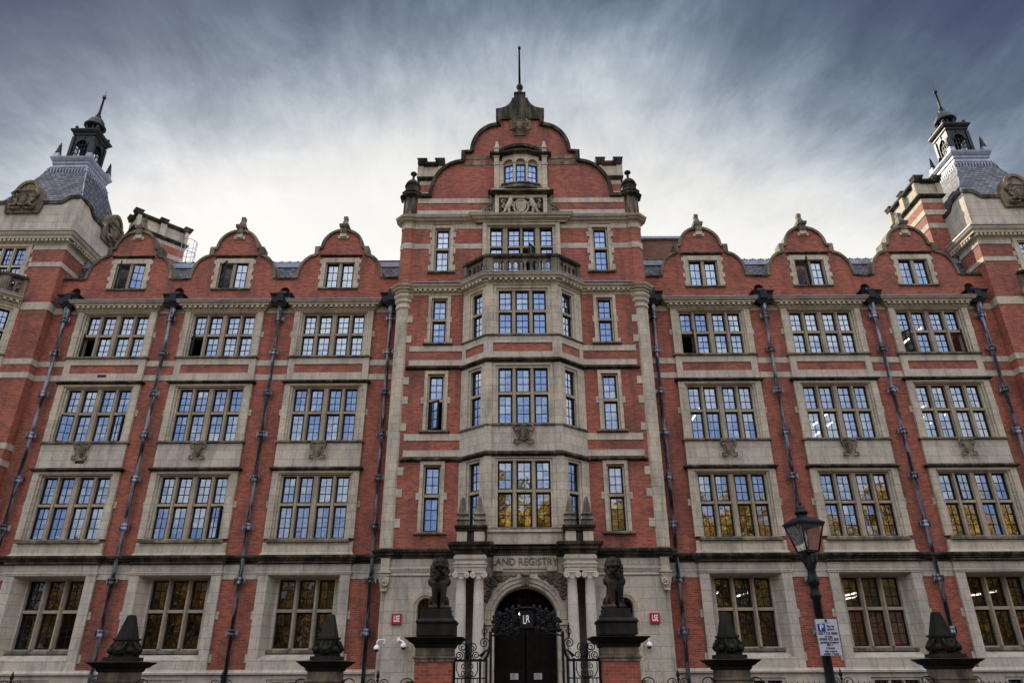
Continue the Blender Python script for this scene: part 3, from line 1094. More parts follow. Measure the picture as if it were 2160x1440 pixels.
nar = []
for s in (-1, 1):
    for r in (ROW5, ROWS['A'], ROWS['B'], ROWS['C']):
        a, b = sorted((s * NX0, s * NX1))
        nar.append((a - 0.06, b + 0.06, r[0] - 0.02, r[3] + 0.03))
w = MB()
ch = nar + [(-1.56, 1.56, 18.30, 21.12)]
ch += [(-2.35, 2.35, z0, z1) for z0, _, _, z1 in (ROWS['A'], ROWS['B'], ROWS['C'])]
wall_sheet(w, -5.3, 5.3, 6.0, 21.6, YC, 0.45, ch)
for s in (-1, 1):
    w.box(s * 5.3, s * 5.56, YC + 0.2, 0.3, 6.0, 21.9)
    w.box(s * 5.3, s * 5.56, 0.3, 8.0, 18.04, 24.0)
w.build('central_wall', 'brick', HOUSE)


def narrow_window(s, r, quoins, opens=()):
    z0, t0, t1, z1 = r
    a, b = sorted((s * NX0, s * NX1))
    f = MB()
    y = YC
    for e, q in ((a, -1), (b, 1)):
        f.box(e, e + q * 0.07, y + 0.04, y + 0.36, z0, z1)
        f.box(e + q * 0.07, e + q * 0.21, y - 0.06, y + 0.2, z0 - 0.02, z1 + 0.22)
        for k, zz in enumerate(quoins):
            f.box(e + q * 0.21, e + q * (0.33 if k % 2 == 0 else 0.27), y - 0.035, y + 0.1, zz, zz + 0.28)
    f.box(a - 0.07, b + 0.07, y + 0.04, y + 0.3, z1, z1 + 0.07)
    f.box(a - 0.07, b + 0.07, y - 0.06, y + 0.2, z1 + 0.07, z1 + 0.22)
    o = f.build('narrow_window', 'stone', HOUSE)
    f = MB()
    f.box(a, b, y + 0.02, y + 0.36, t0, t1)
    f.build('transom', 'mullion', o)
    k = MB()
    k.sweep([(0, z0 - 0.13), (0.08, z0 - 0.11), (0.08, z0 - 0.05), (0, z0 - 0.004)], [(a - 0.28, y), (a - 0.28, y - 0.06), (b + 0.28, y - 0.06), (b + 0.28, y)])
    k.box(a - 0.08, b + 0.08, y - 0.05, y + 0.36, z0 - 0.1, z0 - 0.003)
    k.build('sill', 'worn', o)
    glaze(o, [(a, b)], [(z0, t0), (t1, z1)], y + 0.17, opens, p_blind=0.6)


for s in (-1, 1):
    narrow_window(s, ROW5, (18.72, 19.2, 19.62, 20.1, 20.55, 20.9))
    narrow_window(s, ROWS['A'], (14.9, 16.0))
    narrow_window(s, ROWS['B'], (12.12,), [(0, 0, -1, 38)] if s < 0 else ())
    narrow_window(s, ROWS['C'], (8.0,))

# stone courses
for s in (-1, 1):
    for z0, z1 in ((21.02, 21.28), (19.90, 20.18)):
        for a, b in ((1.86, 3.24), (4.28, 5.1)):
            g = MB()
            g.box(s * a, s * b, YC - 0.025, YC + 0.1, z0, z1)
            g.build('string_course', 'band', HOUSE)
    for z0, z1 in ((14.56, 14.82), (10.47, 10.76), (13.88, 14.14), (9.78, 10.05)):
        g = MB()
        g.box(s * 2.6, s * 5.02, YC - 0.03, YC + 0.1, z0, z1)
        g.build('string_course', 'band', HOUSE)
    for z in (13.66, 9.55):
        g = MB()
        pa = [(2.62, YC), (5.12, YC)] if s > 0 else [(-5.12, YC), (-2.62, YC)]
        g.sweep([(0, z), (0.05, z + 0.02), (0.14, z + 0.08), (0.14, z + 0.14), (0.03, z + 0.18), (0, z + 0.19)], pa)
        g.build('hood_course', 'soot', HOUSE)
    # toothed stone quoins at the corners
    g = MB()
    v = [(s * x, y) for x, y in octa(-TX, TY, 0.34)]
    i0 = g.add([(x, y, 6.0) for x, y in v] + [(x, y, 16.75) for x, y in v])
    for k in range(8):
        k2 = (k + 1) % 8
        g.f.append((i0 + k, i0 + k2, i0 + 8 + k2, i0 + 8 + k) if s > 0 else (i0 + k2, i0 + k, i0 + 8 + k, i0 + 8 + k2)); g.sm.append(False)
    q = g.build('corner_quoin', 'stone', HOUSE)
    for zz in (6.9, 8.1, 9.0, 10.9, 12.1, 13.0, 15.0, 16.0):
        g = MB()
        g.box(s * 5.2, s * 4.96, YC - 0.03, YC + 0.1, zz, zz + 0.34)
        g.build('quoin_stone', 'stone', q)
    g = MB()
    g.sweep([(0, 16.70), (0.05, 16.74), (0.05, 16.82), (0.02, 16.86), (0.02, 16.95), (0.09, 17.05), (0.09, 17.14), (0.05, 17.17), (0.14, 17.30), (0.14, 17.40), (0, 17.40)], octa(s * TX, TY, 0.34), True)
    g.build('capital', 'stone', q)
    # brick shaft above, with stone bands and panelled top
    g = MB()
    g.sweep([(0.02, 17.7), (0.02, 21.95)], octa(s * TX, TY, 0.34), True)
    t = g.build('turret', 'brick', HOUSE)
    for z0, z1 in ((19.88, 20.20), (21.02, 21.28)):
        g = MB()
        g.sweep([(0.0, z0), (0.045, z0), (0.045, z1), (0.0, z1)], octa(s * TX, TY, 0.34), True)
        g.build('stone_band', 'band', t)
    g = MB()
    oc = octa(s * TX, TY, 0.34)
    g.sweep([(-0.1, 21.62), (0.06, 21.62), (0.06, 21.76), (0.0, 21.80), (0.0, 22.92)], oc, True)
    for k in range(8):
        (xa, ya), (xb, yb) = oc[k], oc[(k + 1) % 8]
        for tt in (0.08, 0.92):
            px, py = xa + (xb - xa) * tt, ya + (yb - ya) * tt
            g.lathe(px, py, [(0.045, 21.80), (0.045, 22.90)], 6)
    g.build('panelled_drum', 'worn', t)
    g = MB()
    g.sweep([(0, 22.90), (0.10, 22.98), (0.22, 23.08), (0.22, 23.17), (0.08, 23.24), (0.08, 23.36), (0.14, 23.42), (0.14, 23.52), (0.02, 23.58), (0.0, 23.60), (0.0, 24.06), (0.05, 24.12), (0.0, 24.18)], oc, True)
    prof = [(0.38, 24.16), (0.37, 24.30), (0.32, 24.46), (0.24, 24.60), (0.14, 24.70), (0.075, 24.80), (0.055, 25.0), (0.07, 25.06), (0.06, 25.15), (0.10, 25.19), (0.16, 25.26), (0.17, 25.33), (0.12, 25.42), (0.02, 25.46)]
    g.lathe(s * TX, TY, prof, 16)
    td = g.build('turret_dome', 'soot', t, (0, 0, 22.83 - 0.707 * 22.90))
    td.scale = (1, 1, 0.707)

# cornices that wrap the corner turrets
mid = [(-2.14, YC), (-2.14, YC - 0.16), (2.14, YC - 0.16), (2.14, YC)]
g = MB()
g.sweep([(0, 21.27), (0.05, 21.30), (0.05, 21.36), (0.20, 21.42), (0.20, 21.48), (0.30, 21.53), (0.34, 21.62), (0.0, 21.66)], turret_path(0.35, mid))
o = g.build('upper_cornice', 'stone', HOUSE)
g = MB()
for s in (-1, 1):
    g.box(s * 2.2, s * 5.1, YC - 0.33, YC, 21.645, 21.685)
g.box(-2.5, -1.3, YC - 0.48, YC, 21.665, 21.69)
g.box(1.3, 2.5, YC - 0.48, YC, 21.665, 21.69)
g.build('lead_capping', 'lead', o)
for s in (-1, 1):
    v = octa(-TX, TY, 0.35)
    L = [v[2], v[3], v[4], v[5], v[6], (-TX + 0.24, YC), (-2.75, YC)]
    pa = L if s < 0 else [(-x, y) for x, y in reversed(L)]
    g = MB()
    g.sweep([(0, 17.36), (0.05, 17.39), (0.05, 17.48), (0.12, 17.51), (0.12, 17.60), (0.22, 17.63), (0.22, 17.69), (0.30, 17.75), (0.34, 17.83), (0.0, 17.86)], pa)
    o = g.build('main_cornice', 'stone', HOUSE)
    g = MB()
    a, b = sorted((s * 2.95, s * 5.0))
    dentils(g, a, b, YC - 0.23, YC - 0.11, 17.515, 17.615, 0.235, 0.12)
    g.build('dentil_course', 'stone', o)
    g = MB()
    g.box(a - 0.1, b + 0.15, YC - 0.40, YC, 17.862, 17.89)
    g.build('lead_capping', 'lead', o)
    L = [v[3], v[4], v[5], v[6], (-TX + 0.24, YC), (-2.4, YC)]
    pa = L if s < 0 else [(-x, y) for x, y in reversed(L)]
    g = MB()
    g.sweep([(0, 5.70), (0.05, 5.73), (0.05, 5.80), (0.15, 5.83), (0.15, 5.88), (0.24, 5.94), (0.26, 6.02), (0.03, 6.10), (0, 6.10)], pa)
    g.build('lower_cornice', 'soot', HOUSE)

# broad window under the gable, opening on the balcony
f = MB()
wl = [(-1.53, -0.91), (-0.68, -0.07), (0.07, 0.69), (0.92, 1.53)]
wl = [(-1.50, -0.90), (-0.65, -0.06), (0.06, 0.65), (0.90, 1.50)]
y = YC
for s in (-1, 1):
    f.box(s * 1.85, s * 1.64, y - 0.15, y + 0.2, 17.9, 21.27)
    f.box(s * 1.64, s * 1.50, y - 0.05, y + 0.38, 18.3, 21.08)
f.box(-1.64, 1.64, y - 0.15, y + 0.2, 21.15, 21.27)
f.box(-1.64, 1.64, y - 0.05, y + 0.3, 21.08, 21.15)
f.box(-1.64, 1.64, y - 0.1, y + 0.3, 17.9, 18.3)
o = f.build('window', 'stone', HOUSE)
f = MB()
mull(f, wl, 18.3, 21.08, y + 0.0, y + 0.40)
transom(f, wl, 19.98, 20.07, y + 0.02, y + 0.40)
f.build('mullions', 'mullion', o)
glaze(o, wl, [(18.3, 19.98), (20.07, 21.08)], y + 0.16, [(0, 2, 1, 60)], p_blind=0.5)


# ------------------------------------------------------------------ canted bay of the central block (also used, smaller, on the pavilions)
def local(p0, p1, z=0.0):
    a, b = Vector(p0), Vector(p1)
    t = (b - a).normalized()
    n = Vector((-t.y, t.x))
    m = Matrix(((t.x, n.x, 0, a.x), (t.y, n.y, 0, a.y), (0, 0, 1, z), (0, 0, 0, 1)))
    return m, (b - a).length


def oriel(cx, yw, ho, hf, lights_f, light_c, levels, carve=True, zbase=6.12, front_inset=1.26):
    pr = (ho - hf) * 0.86
    pts = [(cx - ho, yw), (cx - hf, yw - pr), (cx + hf, yw - pr), (cx + ho, yw)]
    faces = [local(pts[k], pts[k + 1]) for k in range(3)]
    path = pts
    Lc = faces[0][1]
    for li, row in enumerate(levels):
        z0, t0, t1, z1 = ROWS[row]
        ztop = {'A': 17.40, 'B': 13.62, 'C': 9.55}[row]
        f, ml = MB(), MB()
        for k, (m, ln) in enumerate(faces):
            f.M = m
            if k == 1:
                lights = [(hf + a, hf + b) for a, b in lights_f]
                p0, p1 = hf - 1.0 * (lights_f[-1][1] + 0.10), hf + (lights_f[-1][1] + 0.10)
                f.box(0.0, 0.30, -0.04, 0.3, z0 - 0.05, ztop)
                f.box(ln - 0.30, ln, -0.04, 0.3, z0 - 0.05, ztop)
                f.box(0.30, p0, 0.0, 0.3, z0 - 0.05, ztop)
                f.box(p1, ln - 0.30, 0.0, 0.3, z0 - 0.05, ztop)
            else:
                lights = [light_c] if k == 0 else [(ln - light_c[1], ln - light_c[0])]
                p0, p1 = lights[0][0] - 0.10, lights[0][1] + 0.10
                f.box(0.0, p0, 0.0, 0.3, z0 - 0.05, ztop)
                f.box(p1, ln, 0.0, 0.3, z0 - 0.05, ztop)
            f.box(p0, lights[0][0], 0.06, 0.4, z0, z1)
            f.box(lights[-1][1], p1, 0.06, 0.4, z0, z1)
            f.box(p0, p1, 0.0, 0.3, z1 + 0.10, ztop)
            f.box(p0, p1, 0.06, 0.3, z1, z1 + 0.10)
            ml.M = m
            mull(ml, lights, z0, z1, 0.08, 0.45)
            transom(ml, lights, t0, t1, 0.08, 0.45)
        f.M = None
        w = f.build('bay_window', 'stone', HOUSE)
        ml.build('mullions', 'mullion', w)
        s = MB()
        s.sweep([(0, z0 - 0.13), (0.07, z0 - 0.11), (0.07, z0 - 0.06), (0, z0 - 0.004)], path)
        s.build('sill', 'worn', w)
        for k, (m, ln) in enumerate(faces):
            if k == 1:
                lights = [(hf + a, hf + b) for a, b in lights_f]
            else:
                lights = [light_c] if k == 0 else [(ln - light_c[1], ln - light_c[0])]
            glaze(w, lights, [(z0, t0), (t1, z1)], 0.22, p_blind=0.55, M4=m)
        # apron below the lights
        zb, zt = {'A': (13.88, 14.87), 'B': (9.76, 10.80), 'C': (zbase, 6.60)}[row]
        a = MB()
        inset = MB()
        for k, (m, ln) in enumerate(faces):
            a.M = inset.M = m
            e0, e1 = (0.32, ln - 0.32) if k == 1 else (0.22, ln - 0.12)
            if k == 2:
                e0, e1 = 0.12, ln - 0.22
            if row == 'A':
                a.box(0, ln, 0.0, 0.3, 14.56, zt)
                a.box(0, ln, 0.0, 0.3, zb, 14.14)
                a.box(0, e0, 0.0, 0.3, 14.14, 14.56)
                a.box(e1, ln, 0.0, 0.3, 14.14, 14.56)
                inset.box(e0, e1, 0.04, 0.3, 14.14, 14.56)
            else:
                a.box(0, ln, 0.0, 0.3, zb, zt)
                if k == 1 and row == 'B':
                    a.box(0.0, 0.30, -0.04, 0.0, zb, zt)
                    a.box(ln - 0.30, ln, -0.04, 0.0, zb, zt)
        a.M = inset.M = None
        ap = a.build('bay_apron', 'ashlar', HOUSE)
        if inset.v:
            inset.build('brick_panel', 'brick', ap)
        if row == 'B' and carve:
            cm = cartouche_mesh(0.40, 0.40, 1)
            cm.build('cartouche', 'carve', ap, (cx, yw - pr - 0.02, 10.42))
        if row != 'C':
            s = MB()
            zz = zb - 0.24
            s.sweep([(0, zz), (0.05, zz + 0.02), (0.15, zz + 0.08), (0.15, zz + 0.14), (0.03, zz + 0.20), (0, zz + 0.24)], path)
            s.build('hood_course', 'soot', ap)
    # cornice, balcony floor and arcaded balustrade
    s = MB()
    s.sweep([(0, 17.38), (0.05, 17.41), (0.05, 17.50), (0.12, 17.53), (0.12, 17.62), (0.24, 17.65), (0.24, 17.71), (0.33, 17.77), (0.37, 17.86), (0.0, 17.89)], path)
    s.face([(pts[0][0], pts[0][1], 17.89), (pts[1][0], pts[1][1], 17.89), (pts[2][0], pts[2][1], 17.89), (pts[3][0], pts[3][1], 17.89)])
    s.face([(pts[3][0], pts[3][1], 17.3), (pts[2][0], pts[2][1], 17.3), (pts[1][0], pts[1][1], 17.3), (pts[0][0], pts[0][1], 17.3)])
    c = s.build('bay_cornice', 'stone', HOUSE)
    d = MB()
    for k, (m, ln) in enumerate(faces):
        d.M = m
        dentils(d, 0.05, ln - 0.05, -0.25, -0.115, 17.535, 17.635, 0.235, 0.12)
    d.build('dentil_course', 'stone', c)
    s = MB()
    s.sweep([(-0.12, 17.88), (0.39, 17.88), (0.39, 17.91), (-0.12, 17.925)], path)
    s.build('lead_capping', 'lead', c)
    b = MB()
    rail = MB()
    for k, (m, ln) in enumerate(faces):
        b.M = m
        y0, y1 = 0.0, 0.18
        b.box(0.0, ln, y0, y1, 17.92, 18.04)
        ped = 0.28 if k == 1 else 0.18
        for e in ((0.0, ped), (ln - ped, ln)):
            b.box(e[0], e[1], y0 - 0.05, y1 + 0.03, 18.04, 18.82)
        n = max(2, round((ln - 2 * ped) / 0.30))
        st = (ln - 2 * ped) / n
        for q in range(n):
            x0, x1 = ped + st * q, ped + st * (q + 1)
            xm, hw = (x0 + x1) / 2, st / 2
            ho_, rr = hw - 0.06, hw - 0.06
            pl = [(x0, 18.58), (x0, 18.82), (x1, 18.82), (x1, 18.58), (xm + rr, 18.58)] + arc(xm, 18.58, rr, rr * 1.1, 0, 180, 8)[1:-1] + [(xm - rr, 18.58)]
            b.prism(pl, y0 + 0.03, y1 - 0.02)
            for xx in ((x0,) if q == 0 else (x0,)) + ((x1,) if q == n - 1 else ()):
                b.lathe(xx, 0.09, [(0.07, 18.04), (0.07, 18.10), (0.04, 18.14), (0.07, 18.32), (0.045, 18.50), (0.07, 18.56), (0.07, 18.60)], 8)
    b.M = None
    bo = b.build('balustrade', 'worn', HOUSE)
    rail.sweep([(-0.24, 18.82), (0.08, 18.82), (0.13, 18.88), (0.13, 18.97), (-0.24, 18.99)], path)
    rail.build('handrail', 'soot', bo)


oriel(0.0, YC, 2.68, 1.60, [(-1.05, -0.46), (-0.30, 0.30), (0.46, 1.05)], (0.52, 1.12), 'ABC')

# floors and back wall inside
g = MB()
for z in (5.9, 9.95, 14.0, 17.95, 21.7):
    g.box(-5.3, 5.3, YC + 0.46, 8.0, z - 0.12, z + 0.12)
g.box(-5.5, 5.5, 8.0, 8.3, 0, 24.5)
for s in (-1, 1):
    g.box(s * 2.95, s * 3.08, YC + 0.46, 8.0, 6.0, 21.6)
    g.box(s * 5.30, s * 5.42, YC + 0.46, 8.0, 0.0, 18.0)
g.build('interior_partition', 'plaster', HOUSE)


# ------------------------------------------------------------------ great shaped gable
def big_half():
    p = [(4.95, 22.98), (4.50, 22.98)]
    p += arc(2.90, 23.02, 1.60, 2.07, 0, 90, 14)
    p += [(2.93, 25.10), (2.93, 25.68), (2.50, 25.68)]
    p += arc(1.10, 25.70, 1.40, 1.76, 0, 88, 14)
    p += [(1.10, 27.46), (1.10, 27.74)]
    return p


BG = big_half()
g = MB()
outer = [(-5.1, 21.60), (5.1, 21.60)] + [(5.1, 22.98)] + [(x, z) for x, z in BG] + [(-x, z) for x, z in reversed(BG)] + [(-5.1, 22.98)]
bw = [(-1.06, 23.45), (-1.06, 25.05), (1.06, 25.05), (1.06, 23.45)]
g.prism(outer, YC, YC + 0.5, [bw])
gb = g.build('great_gable', 'brick', HOUSE)
for z0, z1, hw0, hw1 in ((21.70, 22.10, 5.05, 1.3), (22.53, 22.80, 5.05, 1.3), (24.85, 25.08, 2.86, 1.34), (25.22, 25.44, 2.86, 1.34)):
    for s in (-1, 1):
        g = MB()
        g.box(s * hw0, s * hw1, YC - 0.025, YC + 0.1, z0, z1)
        g.build('string_course', 'worn' if z0 > 24 else 'band', gb)
g = MB()
for q in (-1, 1):
    pa = [(q * x, z) for x, z in BG]
    d0, d1 = (-0.05, 0.11) if q > 0 else (0.05, -0.11)
    lo = [p for p in pa if 22.9 < p[1] < 25.105]
    g.ribbon(lo[:-1], d0, d1, YC - 0.14, YC + 0.62)
    g.box(q * 3.0, q * 2.80, YC - 0.14, YC + 0.6, 25.06, 25.72)
    g.box(q * 2.80, q * 2.46, YC - 0.15, YC + 0.6, 25.60, 25.73)
    up = [p for p in pa if p[1] >= 25.69]
    g.ribbon(up[:-1], d0 * 1.3, d1 * 1.2, YC - 0.14, YC + 0.62)
    g.box(q * 1.20, q * 0.99, YC - 0.14, YC + 0.6, 27.35, 27.78)
k = [(1.16, 27.76), (1.16, 27.92), (1.26, 27.98), (1.26, 28.47), (1.05, 28.50), (0.80, 28.58), (0.60, 28.74), (0.46, 28.98), (0.40, 29.20)]
g.prism([(x, z) for x, z in k] + [(-x, z) for x, z in reversed(k)], YC - 0.12, YC + 0.62)
g.frustum(0, YC + 0.25, 29.20, 29.58, 0.30, 0.30, 0.27, 0.27)
g.frustum(0, YC + 0.25, 29.58, 29.66, 0.31, 0.31, 0.31, 0.31)
g.lathe(0, YC + 0.25, [(0.22, 29.66), (0.22, 29.78), (0.16, 29.92), (0.09, 30.0), (0.08, 30.06), (0.15, 30.14), (0.19, 30.25), (0.16, 30.38), (0.08, 30.46), (0.06, 30.50)], 14)
cp = g.build('gable_coping', 'soot', gb)
g = MB()
g.lathe(0, YC + 0.25, [(0.065, 30.45), (0.045, 33.05), (0.085, 33.07), (0.095, 33.18), (0.07, 33.28), (0.01, 33.31)], 10)
g.build('flagpole', 'iron', HOUSE)
# carved shield at the top of the gable
g = MB()
g.box(-0.55, 0.55, YC - 0.06, YC + 0.1, 27.12, 27.74)
g.box(-0.30, 0.30, YC - 0.06, YC + 0.1, 26.72, 27.12)
top = g.build('crest_panel', 'carve', HOUSE)
cartouche_mesh(0.40, 0.36, 0).build('cartouche', 'carve', top, (0, YC - 0.06, 27.30))

# attic window with its pilasters, curved hood and pinnacles
g = MB()
for s in (-1, 1):
    g.box(s * 1.32, s * 1.08, YC - 0.22, YC + 0.2, 23.52, 25.42)
    g.box(s * 1.36, s * 1.05, YC - 0.25, YC + 0.2, 24.94, 25.02)
    g.box(s * 1.36, s * 1.05, YC - 0.25, YC + 0.2, 25.42, 25.52)
    g.frustum(s * 1.20, YC - 0.06, 25.66, 26.02, 0.13, 0.13, 0.13, 0.13)
    g.frustum(s * 1.20, YC - 0.06, 26.02, 26.07, 0.17, 0.17, 0.17, 0.17)
    g.frustum(s * 1.20, YC - 0.06, 26.07, 26.52, 0.13, 0.13, 0.05, 0.05)
    g.box(s * 1.08, s * 0.92, YC - 0.16, YC + 0.2, 23.62, 25.20)
g.box(-1.42, 1.42, YC - 0.21, YC + 0.1, 23.25, 23.52)
aw = g.build('attic_window', 'stone', HOUSE, (0, 0, -0.25))
# three round-headed lights set on a bowed sill
xs = [-0.92, -0.31, 0.31, 0.92]
g = MB()


def bow(x):
    return YC - 0.10 - 0.26 * (1 - (x / 1.0) ** 2)


for k in range(3):
    a, b = xs[k], xs[k + 1]
    ma, mb_ = a + (0.07 if k else 0.0), b - (0.07 if k < 2 else 0.0)
    m, ln = local((a, bow(a)), (b, bow(b)))
    g.M = m
    e0, e1 = 0.06, ln - 0.06
    xm, rr = ln / 2, (e1 - e0) / 2
    zt = 24.98
    pl = [(0, zt - 0.02), (0, 25.52), (ln, 25.52), (ln, zt - 0.02), (e1, zt - 0.02)] + arc(xm, zt, rr, rr, 0, 180, 10)[1:-1] + [(e0, zt - 0.02)]
    g.prism(pl, 0.0, 0.22)
    g.ribbon(arc(xm, zt, rr + 0.03, rr + 0.03, 0, 180, 10), -0.02, 0.04, -0.04, 0.0)
    g.box(0, e0, -0.01, 0.24, 23.70, zt - 0.02)
    g.box(e1, ln, -0.01, 0.24, 23.70, zt - 0.02)
    g.prism(arc(xm, zt, rr, rr, 0, 180, 10), 0.12, 0.2)
    glaze(aw, [(e0, e1)], [(23.78, zt)], 0.16, nc=2, nr=3, inner=False, M4=m)
g.M = None
g.build('round_headed_frame', 'stone', aw)
hood = [(-1.42, YC), (-1.42, YC - 0.25), (-0.98, YC - 0.25)] + [(x, bow(x) - 0.10) for x in (-0.8, -0.5, -0.2, 0.2, 0.5, 0.8)] + [(0.98, YC - 0.25), (1.42, YC - 0.25), (1.42, YC)]
g = MB()
g.sweep([(0, 25.50), (0.06, 25.54), (0.13, 25.58), (0.13, 25.66), (0, 25.70)], hood)
g.ribbon([(-1.0, 25.60)] + [(x, 25.62 + 0.38 * (1 - (x / 1.0) ** 2)) for x in (-0.7, -0.35, 0, 0.35, 0.7)] + [(1.0, 25.60)], 0.0, 0.16, YC - 0.42, YC + 0.1)
g.prism([(-0.98, 25.55), (0.98, 25.55)] + [(x, 25.60 + 0.38 * (1 - (x / 1.0) ** 2)) for x in (0.98, 0.7, 0.35, 0, -0.35, -0.7, -0.98)], YC - 0.30, YC + 0.1)
g.build('hood_mould', 'soot', aw)
g = MB()
g.sweep([(0, 23.50), (0.04, 23.52), (0.04, 23.66), (0.10, 23.70), (0.10, 23.76), (-0.2, 23.78)], [(-0.95, YC - 0.16)] + [(x, bow(x)) for x in (-0.7, -0.35, 0, 0.35, 0.7)] + [(0.95, YC - 0.16)])
g.build('sill', 'worn', aw)
g = MB()
g.sweep([(0, 22.82), (0.05, 22.84), (0.05, 22.87), (0.18, 22.92), (0.18, 22.99), (0, 23.03)], [(-1.42, YC), (-1.42, YC - 0.30), (1.42, YC - 0.30), (1.42, YC)])
g.box(-1.42, 1.42, YC - 0.29, YC, 22.9, 23.028)
g.build('attic_shelf', 'soot', gb)

# ---- carved royal arms: shield in a garter, crown, two rampant beasts, ribbon and flanking scrolls
g = MB()
y = YC
for s in (-1, 1):
    g.box(s * 1.27, s * 1.08, y - 0.26, y + 0.1, 21.95, 23.14)
g.box(-1.08, 1.08, y - 0.26, y + 0.1, 22.90, 23.14)
g.box(-1.08, 1.08, y - 0.08, y + 0.1, 21.95, 22.90)
arms = g.build('arms_panel', 'stone', HOUSE, (0, 0, -0.22))
g = MB()
yy = y - 0.12
sh = [(-0.24, 22.72), (0.24, 22.72), (0.26, 22.40), (0.16, 22.18), (0, 22.08), (-0.16, 22.18), (-0.26, 22.40)]
g.prism(sh, yy - 0.08, yy + 0.05)
g.box(-0.012, 0.012, yy - 0.10, yy - 0.08, 22.12, 22.70)
g.box(-0.24, 0.24, yy - 0.10, yy - 0.08, 22.41, 22.435)
for qx, qz in ((-0.12, 22.57), (0.12, 22.28), (0.12, 22.57), (-0.12, 22.28)):
    g.ball((qx, yy - 0.09, qz), 0.05, 8, (1, 0.4, 1.2))
g.tube([(0.36 * math.cos(2 * PI * k / 20), yy - 0.04, 22.42 + 0.40 * math.sin(2 * PI * k / 20)) for k in range(20)], 0.05, 6, True)
# crown
g.prism([(-0.20, 22.86), (0.20, 22.86), (0.22, 22.95), (-0.22, 22.95)], yy - 0.12, yy + 0.02)
for k in range(5):
    g.ball((-0.18 + 0.09 * k, yy - 0.06, 22.99 + (0.03 if k % 2 == 0 else 0.0)), 0.045, 8)
g.tube([(-0.20, yy - 0.05, 22.97), (-0.16, yy - 0.06, 23.12), (0, yy - 0.08, 23.20), (0.16, yy - 0.06, 23.12), (0.20, yy - 0.05, 22.97)], 0.045, 6)
g.ball((0, yy - 0.08, 23.27), 0.06, 8)
for s in (-1, 1):
    g.ball((s * 0.34, yy - 0.04, 22.93), 0.09, 8, (1.3, 0.6, 0.8))
    # rampant beast: trunk, haunch, fore and hind legs, neck, head, tail
    g.tube([(s * 0.72, yy, 22.18), (s * 0.66, yy - 0.05, 22.36), (s * 0.58, yy - 0.06, 22.55), (s * 0.52, yy - 0.07, 22.72), (s * 0.50, yy - 0.08, 22.86)], [0.10, 0.145, 0.13, 0.135, 0.09], 8)
    g.ball((s * 0.50, yy - 0.09, 22.92), 0.115, 8, (1.0, 0.8, 0.9))
    g.ball((s * 0.40, yy - 0.11, 22.87), 0.06, 8, (1.4, 0.8, 0.8))
    g.tube([(s * 0.54, yy - 0.06, 22.66), (s * 0.42, yy - 0.10, 22.66), (s * 0.36, yy - 0.10, 22.56)], [0.065, 0.05, 0.045], 6)
    g.tube([(s * 0.56, yy - 0.06, 22.55), (s * 0.45, yy - 0.09, 22.50), (s * 0.40, yy - 0.09, 22.42)], [0.06, 0.05, 0.045], 6)
    g.tube([(s * 0.68, yy - 0.05, 22.30), (s * 0.56, yy - 0.08, 22.22), (s * 0.60, yy - 0.08, 22.08), (s * 0.50, yy - 0.08, 22.02)], [0.095, 0.065, 0.05, 0.05], 6)
    g.tube([(s * 0.74, yy - 0.03, 22.26), (s * 0.80, yy - 0.05, 22.12), (s * 0.92, yy - 0.05, 22.06)], [0.09, 0.06, 0.05], 6)
    g.tube([(s * 0.78, yy, 22.34), (s * 0.92, yy - 0.03, 22.40), (s * 0.84, yy - 0.03, 22.60), (s * 0.96, yy - 0.03, 22.74), (s * 0.88, yy - 0.03, 22.84)], [0.04, 0.035, 0.035, 0.04, 0.06], 6)
    g.tube([(s * 0.05, yy - 0.06, 22.06), (s * 0.28, yy - 0.07, 22.0), (s * 0.48, yy - 0.06, 22.06), (s * 0.70, yy - 0.06, 21.99), (s * 0.98, yy - 0.05, 22.03)], [0.05, 0.06, 0.05, 0.06, 0.04], 6)
    for _ in range(12):
        g.ball((s * rng.uniform(0.75, 1.02), yy + 0.03, rng.uniform(22.45, 22.88)), rng.uniform(0.03, 0.05), 6)
g.build('royal_arms', 'stone', arms)
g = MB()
g.box(-1.08, 1.08, y - 0.083, y - 0.06, 21.95, 22.90)  # thin darker sheet laid over the back of the recess
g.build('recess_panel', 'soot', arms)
for s in (-1, 1):
    g = MB()
    g.prism([(s * 1.27, 21.95), (s * 1.84, 21.95), (s * 1.88, 22.15), (s * 1.78, 22.40), (s * 1.55, 22.52), (s * 1.50, 22.75), (s * 1.27, 23.0)][::s], y - 0.16, y + 0.05)
    g.tube(spiral(s * 1.60, 22.18, 0.24, 0.05, 90, 1.6 * -s, y - 0.18), 0.05, 6)
    g.tube([(s * 1.60, y - 0.18, 22.42), (s * 1.44, y - 0.18, 22.6), (s * 1.40, y - 0.2, 22.85), (s * 1.52, y - 0.2, 23.0), (s * 1.58, y - 0.18, 22.9)], [0.05, 0.055, 0.06, 0.07, 0.04], 6)
    g.build('scroll_bracket', 'carve', arms)

# roof and chimneys behind the gable
g = MB()
g.prism([(-4.2, 21.95), (4.2, 21.95), (2.2, 25.0), (0, 26.8), (-2.2, 25.0)], YC + 0.52, 8.2)
g.build('gable_roof', 'slate', HOUSE)


